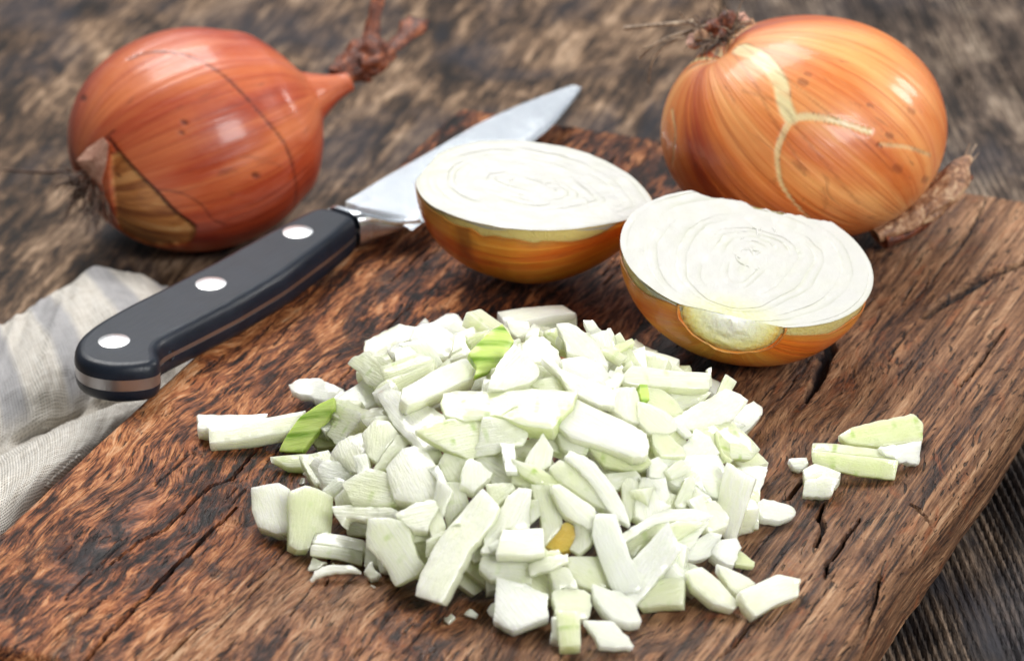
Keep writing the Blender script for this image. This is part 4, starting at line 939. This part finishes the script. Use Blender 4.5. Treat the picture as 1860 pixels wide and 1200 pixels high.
PTXT = """
# kind mode(H heap, B board) lift tilt thickness stripe | outline | label
w H .25 35,-10 .45 | 663,640 664,618 724,588 752,593 748,612 715,628 690,645 | thick white onion chunk at the back left top of the heap
w H .35 30,10 .40 | 745,616 755,594 790,585 824,607 819,630 813,646 788,648 768,630 | white slab next to the back left chunk, touching the small cube
c B 0 25,10 .45 | 786,583 815,567 828,568 843,585 838,597 824,601 805,596 | small white cube standing alone behind the left back of the heap
c B 0 45,0 .3 | 757,592 773,577 783,590 | tiny white tip peeping up left of the small cube
t H .30 45,-25 .40 | 632,660 640,650 668,638 705,645 712,668 700,690 685,702 665,695 652,675 | pale green lump sticking out at the upper left corner of the heap
w H .60 30,0 .35 | 716,640 728,626 742,626 763,646 738,655 720,662 | white wedge on the pale green lump at the upper left
t H .45 40,-10 .3 | 690,665 720,655 755,640 780,648 790,655 760,668 715,690 700,690 | curved pale green sliver below the white wedge, upper left of heap
t H .40 45,-20 .35 | 682,708 700,690 745,675 790,655 785,682 745,702 715,722 690,726 | pale green layer under the long bright bar at the upper left
w H .75 22,10 .5 | 735,700 760,690 800,665 840,648 855,650 868,665 862,682 840,690 800,710 770,722 745,728 732,718 | long bright white bar pointing at the green-striped piece
w H .55 20,-12 .35 | 683,710 700,698 735,712 770,732 817,755 785,768 757,780 790,806 775,812 752,805 715,768 697,735 | large dazzling white sheet on the left shoulder of the heap
s H .75 38,8 .30 | 757,781 800,762 845,757 880,755 892,765 875,800 858,832 820,818 790,802 | white triangular wedge with green flecked rim in the middle left of heap
t H .55 50,10 .25 | 878,757 892,758 955,770 958,790 950,808 925,811 900,822 860,828 872,795 | translucent pale sheet right of the green-rimmed wedge
s H .80 24,0 .5 | 805,735 810,716 835,709 900,711 960,706 1010,708 1042,712 1035,735 1015,755 1000,775 955,770 900,752 845,762 815,755 | longest white bar lying crosswise over the heap, dotted with green flecks
g H .85 42,15 .3 0 | 914,583 933,617 918,642 900,668 864,677 869,662 853,640 880,612 | bright green striped piece standing on the top of the heap
w H 1.0 38,25 .35 | 934,625 950,640 978,670 979,682 950,697 920,705 888,704 895,680 915,648 | pale wedge leaning on the right of the bright green striped piece
s H .45 40,-15 .3 | 843,607 862,605 888,598 878,612 855,635 848,620 | small pale flake just left behind the bright green striped piece
c B 0 30,0 .35 | 816,645 830,628 850,626 850,645 842,652 | small grey-white bit behind the heap left of the green striped piece
c B 0 10,0 .8 | 903,564 960,556 1022,553 1047,568 1000,572 960,580 915,582 | translucent block lying behind the heap below the first onion half
t B 0 62,0 .3 | 962,581 1000,571 1046,568 1049,601 1030,603 995,612 963,602 | pale front slab of the block behind the heap
w H .10 50,0 .3 | 919,582 960,583 963,606 940,612 928,603 | bluish white square bit in front of the block behind the heap
w H .55 28,0 .35 | 945,632 962,612 987,610 1012,632 1022,668 978,654 960,655 | bright white chip between the green striped piece and the tall slices
s H .35 50,0 .2 | 967,658 1015,675 1010,684 972,690 | green flecked strip in the hollow right of the pale wedge
s H .30 40,10 .3 | 988,602 1010,596 1030,600 1035,640 1012,632 995,618 | green spotted sliver at the back of the heap top
w H .75 30,15 .35 | 1012,589 1034,588 1048,593 1070,610 1084,622 1094,640 1104,664 1080,656 1058,646 1032,638 1026,616 | large white leaf-shaped slice rising at the back of the heap
c H .60 40,20 .35 | 1068,607 1086,603 1110,595 1114,604 1119,612 1120,630 1124,644 1124,656 1104,662 1092,632 | bluish white slice with a jagged top at the back right of the heap
t H .55 42,25 .25 | 1119,608 1127,603 1144,630 1162,660 1152,666 1138,662 1124,640 | tapered pale green slice beside the jagged bluish one
c B 0 20,0 .3 | 1158,644 1172,645 1196,656 1222,664 1232,676 1200,680 1172,672 | grey-white slice lying in shade behind the right of the heap
t H .30 50,20 .2 | 1218,662 1222,657 1244,674 1230,680 1215,676 | small pale pointed tip above the right-hand bar
t H .75 30,10 .40 | 1136,680 1150,664 1180,666 1220,672 1260,676 1284,677 1286,704 1260,704 1220,700 1160,698 1136,693 | long pale bar with straight sides at the upper right of the heap
w H .95 45,30 .10 | 1285,670 1293,667 1292,684 1294,702 1288,701 1286,685 | thin upright white nib at the end of the upper right bar
c H .60 36,5 .35 | 1020,652 1060,646 1092,660 1112,688 1108,699 1080,693 1050,687 1026,674 | rough white chunk with two green specks below the leaf-shaped slice
w H .95 30,-5 .35 | 985,648 1004,650 1022,670 1060,688 1105,698 1116,715 1114,734 1085,732 1056,718 1034,708 1018,680 | long white diagonal strip running down from the heap top
w H .60 30,10 .35 | 1116,704 1156,702 1162,730 1164,768 1136,760 1112,740 | square white chunk below the left end of the upper right bar
g H .62 35,20 .25 0 | 1161,698 1176,699 1180,726 1166,733 | small vivid green chip beneath the upper right bar
t H .25 40,15 .3 | 1178,704 1200,706 1226,724 1243,746 1222,762 1188,744 1166,732 | pale green slab sunk in the hollow beneath the upper right bar
t H .45 38,20 .3 | 1214,700 1276,704 1292,712 1276,728 1240,742 1226,726 | smooth pale layer under the right end of the upper right bar
c B 0 25,20 .35 | 1290,684 1312,694 1328,708 1308,720 1288,706 | grey-white slice in shade behind the broad right-hand slab
w H .75 28,25 .35 | 1224,760 1260,738 1288,724 1318,706 1338,714 1358,727 1334,758 1312,768 1280,776 1256,777 1236,780 | broad pale slab with parallel fibres on the right of the heap
c B 0 30,20 .5 | 1327,758 1350,734 1370,728 1387,736 1386,752 1360,778 1350,786 1336,770 | bluish white block on the board at the far right edge of the heap
s H .55 38,35 .3 | 1264,779 1284,776 1326,764 1352,784 1381,814 1364,832 1332,828 1316,838 1304,820 | pale pointed slab with a green edge jutting out to the right
c H .50 42,20 .3 | 1240,814 1264,780 1288,792 1306,822 1280,836 1245,836 | rough grey-white face under the pointed slab
c H .45 48,25 .5 | 1196,829 1255,827 1306,824 1323,858 1310,902 1265,888 1222,862 | big rough bluish-white chunk at the right flank
w H .70 28,10 .35 | 1160,730 1178,734 1210,748 1228,768 1228,780 1206,788 1180,784 1160,764 | crumbly white chunk left of the broad fibred slab
t H .60 34,10 .35 | 1186,786 1208,784 1240,812 1246,826 1200,828 1188,806 | pale yellow-white slice below the crumbly chunk
w H .90 24,5 .45 | 1008,762 1022,742 1048,724 1080,740 1130,760 1172,785 1174,822 1150,826 1100,808 1040,790 | big glossy white slab sloping down in the middle of the heap
s H .55 55,5 .25 | 1068,808 1100,812 1130,820 1175,827 1182,840 1165,852 1130,852 1100,846 | green edged curved layer under the big glossy slab
t H .35 45,0 .3 | 1098,860 1155,854 1166,870 1135,880 1112,892 | pale slice in the hollow under the green edged layer
w H .85 42,10 .25 | 1026,830 1037,820 1062,827 1087,847 1115,885 1132,915 1143,948 1120,938 1102,920 1080,885 1055,855 | slim white crescent in the middle front of the heap
t H .65 45,0 .3 | 1000,850 1017,835 1037,842 1065,860 1087,890 1102,925 1075,910 1040,887 1010,867 | pale crescent tucked to the left of the slim white crescent
w H .70 45,0 .35 | 1002,885 1017,880 1047,900 1080,922 1080,967 1055,952 1030,937 1017,920 | white leaf-like slice below the pair of crescents
t H .45 55,-10 .25 | 1040,945 1060,950 1079,970 1072,985 1052,1006 1034,996 1047,972 | thin translucent flake under the white leaf-like slice
y H .15 50,-10 .3 | 988,990 1017,955 1030,948 1056,965 1035,998 1012,1002 | golden yellow piece glowing in a gap in the front of the heap
c H .75 48,0 .30 | 1079,952 1084,936 1118,936 1143,1009 1166,1052 1158,1073 1129,1074 1110,1065 1091,1017 1077,975 | long translucent strip hanging down the front of the heap
w H .60 40,0 .4 | 1155,912 1165,868 1180,868 1197,905 1217,915 1205,932 1175,950 1155,935 | bright white corner piece right of the slim crescent
t H .40 45,0 .3 | 1130,880 1142,866 1160,874 1160,900 1155,930 1143,946 1132,912 | narrow ribbed piece between the slim crescent and the bright corner piece
w H .60 45,10 .25 | 1160,867 1197,870 1210,867 1216,902 1208,914 1192,900 1172,880 | arched white slice above the bright corner piece
t H .55 50,15 .25 | 1227,912 1245,870 1255,865 1264,872 1257,900 1245,922 1230,920 | upright translucent stick on the right front of the heap
w H .45 40,15 .25 | 1255,905 1267,887 1287,902 1275,914 | small bright chip right of the upright stick
w H .75 25,5 .2 | 1132,967 1175,942 1205,925 1267,922 1295,935 1280,944 1230,944 1192,951 1140,979 | long pale arc-shaped slice in the right front of the heap
t H .60 58,0 .35 | 1135,974 1180,956 1230,947 1284,947 1255,962 1230,980 1185,982 1155,1022 1140,992 | shaded outer side of the long arc-shaped slice
c H .60 48,10 .35 | 1187,982 1220,972 1250,960 1287,948 1257,992 1245,1003 1205,1003 | grey-white triangular piece under the long arc-shaped slice
t H .25 50,0 .3 | 1160,1012 1185,998 1220,1003 1205,1025 1195,1038 1175,1030 | dim pale bit in the dark gap by the orange crumb
c H .45 40,15 .35 | 1232,1012 1258,985 1290,965 1312,970 1300,1000 1288,1010 1265,1016 | rough bluish bit low on the right front of the heap
c B 0 30,15 .4 | 1291,1003 1301,978 1339,976 1347,993 1334,1024 1307,1015 | rough white cube at the right foot of the heap
s B 0 25,20 .2 | 1344,999 1371,1020 1371,1029 1335,1024 | thin bright green sliver against the rough cube at the right foot
w B 0 15,5 .9 | 1285,905 1349,897 1372,908 1381,921 1330,926 1310,918 | square-ended block lying on the board at the right of the heap
t B 0 68,5 .3 | 1322,926 1380,922 1379,961 1320,960 1325,942 | smooth pale end of the square-ended block
c B 0 30,20 .3 | 1379,908 1387,902 1413,908 1445,921 1445,935 1424,944 1397,941 1381,935 | frosty crescent-shaped bit right of the square-ended block
w H .50 35,10 .4 | 1262,915 1300,908 1325,938 1322,953 1290,963 1270,945 | white chunk between the arc-shaped slice and the square-ended block
w B .0 30,-5 .4 | 1205,1028 1228,1015 1262,1022 1285,1040 1262,1070 1235,1060 | white chunk on the board at the lower right, left of the jagged group
w B 0 32,5 .35 | 1246,1038 1275,1028 1307,1052 1343,1096 1333,1106 1296,1095 1258,1064 | rounded white slab in the lower right group
w B 0 28,10 .35 | 1301,1023 1333,1036 1360,1047 1373,1057 1344,1073 1349,1088 1322,1062 | white flake in the middle of the lower right group
w B 0 38,25 .35 | 1344,1073 1373,1060 1413,1041 1456,1049 1451,1081 1413,1095 1373,1119 1355,1100 | jagged bow-tie piece at the far lower right corner of the heap
o H .1 30,0 .2 | 1187,1036 1198,1030 1210,1036 1210,1045 1198,1049 1188,1045 | tiny orange crumb caught in the front of the heap
t B 0 45,0 .35 | 1141,1080 1179,1052 1221,1047 1243,1052 1241,1096 1200,1097 1163,1103 | pale translucent slab at the front right foot of the heap
c B 0 30,10 .35 | 1075,1059 1085,1062 1110,1071 1129,1073 1156,1100 1166,1127 1147,1130 1114,1121 1093,1102 1079,1082 | white parallelogram chip in front of the long hanging strip
c B 0 28,10 .28 | 1060,1123 1116,1125 1133,1146 1152,1169 1147,1172 1089,1169 1081,1152 | frontmost white chip with green dots on its lower edge
w H .70 35,10 .35 | 1004,1072 1047,1064 1073,1080 1069,1121 1052,1122 1010,1112 | white square on top of the stack at the very front
s B 0 48,0 .4 | 1010,1108 1053,1109 1055,1172 1016,1174 | standing white block with a green base at the very front
c B 0 40,-5 .3 | 1001,1120 1014,1118 1016,1165 998,1160 1003,1145 | thin white slip behind the standing block
w H .60 35,5 .3 | 997,1030 1033,1030 1047,1060 1050,1066 1006,1068 1004,1055 | ribbed white slice leading down to the front stack
w H .85 32,-5 .25 | 962,1024 997,1011 1030,1003 1031,1017 1004,1032 964,1042 | short white bar across the front above the stack
t H .60 45,-5 .25 | 958,1021 981,985 995,1000 1014,996 1015,1005 985,1018 | small pointed pale piece behind the short front bar
c B 0 34,-5 .45 | 902,1050 954,1059 993,1075 997,1121 960,1134 932,1144 895,1123 900,1086 | large frosty white wedge at the front left of the stack
c B 0 40,-20 .3 | 883,1107 891,1094 901,1090 898,1119 889,1117 | small frosted knob at the left of the large frosty wedge
t H .20 50,5 .3 | 1030,1012 1090,1010 1110,1066 1075,1069 1050,1060 1035,1035 | greyish translucent layer deep behind the hanging strip
t H .40 50,-5 .3 | 872,1032 879,1006 960,1005 964,1027 964,1060 941,1056 902,1049 893,1051 | pale translucent slab below the bright square sheet
w H .85 28,0 .30 | 902,1005 914,961 985,959 988,1002 960,1007 | bright square sheet at the centre front of the heap
w H .55 42,5 .4 | 875,1003 885,965 920,907 940,887 964,892 960,957 912,960 900,1003 | tall white slice right of the segmented strip
t H .45 40,10 .3 | 960,907 977,907 982,932 965,949 | rough white nub right of the tall slice
t H .35 46,5 .3 | 965,880 1000,882 1020,922 1020,955 990,986 985,960 982,932 972,905 | wide translucent layer left of the leaf-like slice
w H .85 38,-15 .4 | 852,912 874,889 902,920 893,945 850,998 828,1042 802,1087 756,1074 765,1040 790,990 820,950 | long segmented white strip slanting down to the lower left
t H .30 48,-10 .3 | 797,880 807,874 835,877 845,895 850,915 825,935 812,955 805,922 | pale slice in the gap above the long segmented strip
t H .45 50,0 .3 | 797,842 807,822 847,835 840,877 812,872 | pale green rectangle at the left of the heap's middle
w H .65 42,15 .35 | 847,835 855,832 894,856 890,864 862,889 836,877 | brick-shaped pale piece with a clean corner, middle of the heap
w H .60 36,-15 .5 | 700,848 732,815 752,809 775,822 797,855 797,880 787,900 750,907 715,900 | big fibrous white chunk on the left side of the heap
t H .40 48,0 .3 | 762,816 800,817 802,825 796,842 785,838 | thin cream strip above the big fibrous chunk
t H .10 50,0 .3 | 862,830 925,828 930,876 895,877 875,847 | yellow-green slice sunk in the middle of the heap
w H .60 48,10 .3 | 952,840 970,810 987,787 1005,817 1000,842 982,853 | pale petal-shaped piece standing in the middle hollow
s H .60 50,5 .22 | 930,831 952,840 982,850 1020,877 1000,884 975,878 947,860 | green edged crescent below the petal-shaped piece
t H .25 48,0 .3 | 930,877 930,857 950,862 975,880 962,886 | dull pale chip under the green edged crescent
t H .40 46,-5 .3 | 882,877 930,877 935,885 907,915 897,920 888,902 | flat pale slice above the tall slice
t H .50 42,-15 .35 | 622,877 645,862 672,850 697,857 740,885 760,900 740,910 690,915 642,915 | smooth pale slab on the left flank of the heap
w H .40 45,-15 .3 | 605,920 647,916 707,922 722,930 715,942 665,942 630,940 625,956 610,935 | flat white slip under the smooth pale slab on the left
w H .75 38,-10 .35 | 717,932 750,915 787,905 795,922 780,947 775,962 750,960 727,942 | white arrow-shaped piece on the lower left of the heap
w H .55 46,10 .3 | 777,946 795,915 810,955 792,983 785,976 | small slanted white piece right of the arrow-shaped one
t H .20 60,0 .3 | 747,963 782,963 785,982 747,983 | dim cream stub beneath the arrow-shaped piece
t B 0 55,-5 .3 | 627,940 670,945 668,973 630,971 | small square pale piece behind the fibrous stick
t H .70 48,5 .35 | 670,944 705,942 742,950 746,977 757,1010 768,1022 757,1042 717,1061 700,1025 667,990 | large smooth pale square with a curved left side at the lower left
w B 0 20,-5 .55 | 566,985 571,965 612,968 661,978 659,998 620,992 | pale stick with lengthwise fibres and frayed end at the lower left
t B 0 66,0 .3 | 565,988 620,994 659,1000 657,1026 610,1014 563,1008 | shaded side of the frayed fibrous stick
w B 0 30,-5 .14 | 562,1052 570,1036 590,1024 640,1024 657,1036 605,1036 580,1044 | curled white shred hanging from the fibrous stick
w B 0 30,-5 .12 | 557,1036 568,1012 592,1020 575,1030 | short frayed shred at the left end of the fibrous stick
w B 0 40,-5 .2 | 660,1037 670,1020 676,1018 680,1034 690,1040 684,1048 672,1049 | tiny curled hook of onion right of the fibrous stick
t B 0 50,5 .3 | 665,987 690,1012 700,1026 662,1025 | cream bit between the fibrous stick and the large pale square
w B 0 44,-12 .6 | 455,884 470,882 507,876 527,887 525,905 526,965 502,967 467,955 457,927 | left half of the two-lobed block standing apart at the left
t B 0 46,5 .6 | 524,890 555,880 577,887 605,900 605,930 602,966 572,966 562,995 540,997 525,987 526,940 | right half of the two-lobed block, pale green at its lower end
c H .30 40,-10 .35 | 585,891 610,865 627,872 620,885 605,901 | small white bar leaning at the left edge of the heap
t H .25 45,-10 .3 | 607,903 625,887 642,912 630,920 610,926 | small pale chip next to the leaning bar at the left edge
c H .35 42,-20 .4 | 577,850 587,837 615,835 632,852 647,860 620,872 592,881 582,870 | grey-white lump at the left edge below the bright chunk
w H .50 34,-20 .45 | 597,822 615,802 635,790 657,785 667,820 647,857 630,850 612,832 | bright rough white chunk at the left edge of the heap
w H .65 36,-10 .4 | 657,785 680,762 705,765 722,785 700,812 685,836 667,824 | bright pale block between the left edge chunk and the dazzling sheet
t H .40 50,10 .25 | 722,788 738,790 745,800 705,850 678,851 | yellowish fibrous strip slanting below the dazzling sheet
s B 0 42,-5 .35 | 603,746 626,737 650,750 660,770 645,790 618,808 575,812 562,795 585,765 | pale green lump right of the striped green piece on the left
t H .30 35,-10 .3 | 651,753 676,740 700,738 706,752 690,765 666,773 | crumbly pale chip at the far left shoulder of the heap
g B .35 48,-25 .25 8 | 506,818 519,791 545,757 580,733 606,721 607,738 590,765 568,795 549,821 | green striped slice lying across the end of the long sticks on the left
s B 0 30,0 .22 | 490,831 520,826 549,823 591,825 586,840 565,850 522,847 | thin green-rimmed crescent on the board at the left
w B 0 15,0 .5 | 359,751 420,751 487,753 480,765 380,779 359,779 | back one of the two long white sticks pointing left
w B .1 35,0 .45 | 378,772 460,762 556,745 548,762 530,782 460,795 380,805 | front one of the two long white sticks pointing left
c B 0 25,5 .35 | 523,697 545,687 586,686 625,706 600,730 560,719 527,709 | translucent frosty lump on the board above the green striped slice
c B 0 28,10 .35 | 596,730 620,707 655,716 661,728 650,740 615,740 | translucent bit touching the frosty lump on its right
c B 0 40,0 .3 | 664,745 680,722 700,725 702,740 | grey chip in shade at the far left back of the heap
t H .50 42,0 .3 | 955,695 995,685 1022,682 1032,702 1010,715 985,707 | smooth pale slice right below the pale wedge near the top
t H .40 40,0 .25 | 920,708 955,700 972,707 940,714 | thin pale sliver above the longest white bar
t H .40 48,0 .3 | 1012,782 1055,800 1072,808 1065,824 1037,820 1022,812 | pale chip under the lower left end of the big glossy slab
t H .15 46,0 .3 | 955,772 1000,778 1015,800 1027,824 1005,817 988,787 965,785 | greenish slice sunk behind the petal-shaped piece
c H .35 46,15 .35 | 1182,836 1198,830 1225,862 1264,888 1240,892 1210,869 1180,866 | frosty strip between the right flank chunk and the arched slice
t B 0 45,10 .35 | 829,1038 853,1015 896,1057 862,1080 835,1060 | pale slanted piece on the board right of the segmented strip's foot
t H .15 50,0 .25 | 850,1006 885,960 880,1012 862,1020 | yellow-green sliver in the gap between segmented strip and tall slice
s B .0 38,5 .3 | 1522,791 1547,775 1600,762 1660,750 1678,768 1676,797 1600,809 1540,804 | topmost pale green slice of the little group on the right of the board
c B 0 60,20 .3 | 1597,813 1676,798 1669,844 1629,837 | frosty side of the topmost slice of the right-hand group
s B 0 15,0 .4 | 1476,800 1540,806 1612,818 1633,831 1540,823 1474,814 | green edge strip of the lower slice in the right-hand group
s B 0 58,0 .35 | 1474,816 1540,825 1632,834 1626,869 1560,863 1500,849 1476,838 | lower slice with upright green stripes in the right-hand group
c B 0 25,0 .25 | 1432,831 1466,828 1469,841 1454,850 1440,845 | smallest grey-green bit left of the right-hand group
w B 0 20,-5 .55 | 1457,852 1480,838 1528,855 1520,868 1490,863 1462,871 | small white block below left of the right-hand group
w B 0 65,0 .3 | 1464,873 1490,864 1524,869 1508,902 1457,900 | ribbed lower face of the small white block on the right
"""
load_pieces(PTXT)
def ray_plane(px, py, c, N):
    d = ray(px, py); return CC+d*(np.dot(c-CC, N)/np.dot(d, N))
# loose pieces deep in the heap, seen only through the gaps
rf = np.random.default_rng(77); BUR = []
for k in range(95):
    a = rf.uniform(0, 2*np.pi); r_ = math.sqrt(rf.uniform(0, 1))*.90; x, y = HC[0]+HR[0]*r_*math.cos(a), HC[1]+HR[1]*r_*math.sin(a)
    hz = heap(x, y); N = nrm(heap_n(x, y)*.7+rf.normal(0, .35, 3)+np.array([0, -.25, .3]))
    c = np.array([x, y, max(.3, hz-.32)]); X = nrm(np.cross(N, rf.normal(0, 1, 3))); Y = np.cross(N, X)
    L = rf.uniform(.6, 1.3); Wd = rf.uniform(.35, .6)
    pl = [(-L, -Wd), (L*rf.uniform(.7, 1), -Wd*rf.uniform(.7, 1.1)), (L, Wd*rf.uniform(.5, 1)), (-L*rf.uniform(.6, 1), Wd)]
    P3 = np.array([c+X*p+Y*q for p, q in pl])
    o = make_piece(P3, N, rf.uniform(.3, .5), (rf.normal(0, .05), rf.normal(0, .1)), 500+k, MATS[rf.choice(['w', 't', 't', 'c'])], 'onion_piece')
    BUR.append(o)
TOPP = []
for i, (kind, mode, lift, tl, th, st, poly, label) in enumerate(PIECES):
    rg = np.random.default_rng(100+i); cx = np.mean([p[0] for p in poly]); cy = np.mean([p[1] for p in poly])
    if mode == 'H':
        c = heap_hit(cx, cy, lift*.75); n0 = tilt_normal(tl[0]-6, tl[1]); N = nrm(.70*n0+.30*heap_n(c[0], c[1])+rg.normal(0, .05, 3))
    else:
        th_ = th or .35; c = at(cx, cy, th_+lift); N = tilt_normal(tl[0]*.75, tl[1])
    P3 = np.array([ray_plane(x, y, c, N) for x, y in poly])
    stripe = None
    if st is not None:
        p0 = ray_plane(cx, cy, c, N); p1 = ray_plane(cx+20*math.cos(math.radians(st)), cy-20*math.sin(math.radians(st)), c, N); stripe = nrm(p1-p0)
    ext = np.linalg.norm(P3-P3.mean(0), axis=1).max()
    b = (rg.normal(0, .035), -abs(rg.normal(.10, .06)))
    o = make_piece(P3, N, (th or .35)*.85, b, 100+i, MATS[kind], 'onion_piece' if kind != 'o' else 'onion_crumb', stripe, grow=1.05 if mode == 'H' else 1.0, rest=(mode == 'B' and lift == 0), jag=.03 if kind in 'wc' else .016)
    tag(o, label, 'onion piece', GRP); TOPP.append((o, label))
# small slivers on the heap and crumbs round its foot
SM = []
for k in range(48):
    a = rf.uniform(0, 2*np.pi); small = k >= 28
    r_ = rf.uniform(.92, 1.04) if small else math.sqrt(rf.uniform(0, .8)); x, y = HC[0]+HR[0]*r_*math.cos(a), HC[1]+HR[1]*r_*math.sin(a)
    hz = heap(x, y); N = nrm(heap_n(x, y)*.8+rf.normal(0, .2, 3)+np.array([0, -.3, .4])); L = rf.uniform(.07, .16) if small else rf.uniform(.28, .60); Wd = L*rf.uniform(.4, .9) if small else rf.uniform(.12, .24)
    c = np.array([x, y, .10 if small else hz+.5]); X = nrm(np.cross(N, rf.normal(0, 1, 3))); Y = np.cross(N, X)
    P3 = np.array([c+X*p+Y*q for p, q in [(-L, -Wd), (L*rf.uniform(.6, 1), -Wd*rf.uniform(.5, 1.1)), (L, Wd*rf.uniform(.3, 1)), (-L*rf.uniform(.4, 1), Wd)]])
    if P3.mean(0)[1] > (-3 if small else -5.8): continue
    o = make_piece(P3, N, Wd*.8 if small else rf.uniform(.14, .24), (rf.normal(0, .1), rf.normal(0, .2)), 900+k, MATS[rf.choice(['w', 't', 'c', 's' if not small else 'w'])], 'onion_crumb' if small else 'onion_piece', rest=small, bevel=.012, jag=.015)
    SM.append((o, small))
# a stray fibre and crumbs beside the heap
Vn, Fn = tube(spline(np.array([at(x, y, z) for x, y, z in [(506, 960, .35), (518, 975, .22), (528, 990, .12), (540, 1006, .06)]]), 16), [.03, .022, .05], 6, .2, 4)
tag(mk('onion_fibre', Vn, Fn, MATS['c']), 'thin white fibre trailing from the two-lobed onion block onto the board', 'onion fibre')
# keep of the buried pieces only those the gaps show, and say beside what each shows
bpy.context.view_layer.update(); dg = bpy.context.evaluated_depsgraph_get(); usedl = set()
for o, kind_ in [(b_, 'buried') for b_ in BUR]+[(b_, 'crumb' if s_ else 'sliver') for b_, s_ in SM]:
    seen = 0
    for v in list(o.data.vertices)[::5]:
        p = o.matrix_world @ v.co; d = (p-Vector(cam.location)).normalized(); h = sc.ray_cast(dg, Vector(cam.location), d)
        if h[0] and h[4] and h[4].name == o.name: seen += 1
    if seen < 2: bpy.data.objects.remove(o); continue
    px, py = proj(np.array(o.location)/S)
    for t_, lab in sorted(TOPP, key=lambda q: np.hypot(*(np.array(proj(np.array(q[0].location)/S))-(px, py)))):
        if (kind_, lab) not in usedl and 'tiny' not in lab: break
    usedl.add((kind_, lab)); wd = lab.split(' ')
    pre, ct, gr = {'buried': ('pale piece buried in the heap beside the ', 'onion piece', 'chopped onion buried inside the heap'), 'crumb': ('tiny onion crumb on the board near the ', 'onion crumb', 'onion crumbs round the heap'),
                   'sliver': ('thin small sliver on the heap by the ', 'onion piece', 'small onion slivers on the heap')}[kind_]
    tag(o, ' '.join((pre+lab).split(' ')[:16]), ct, gr)
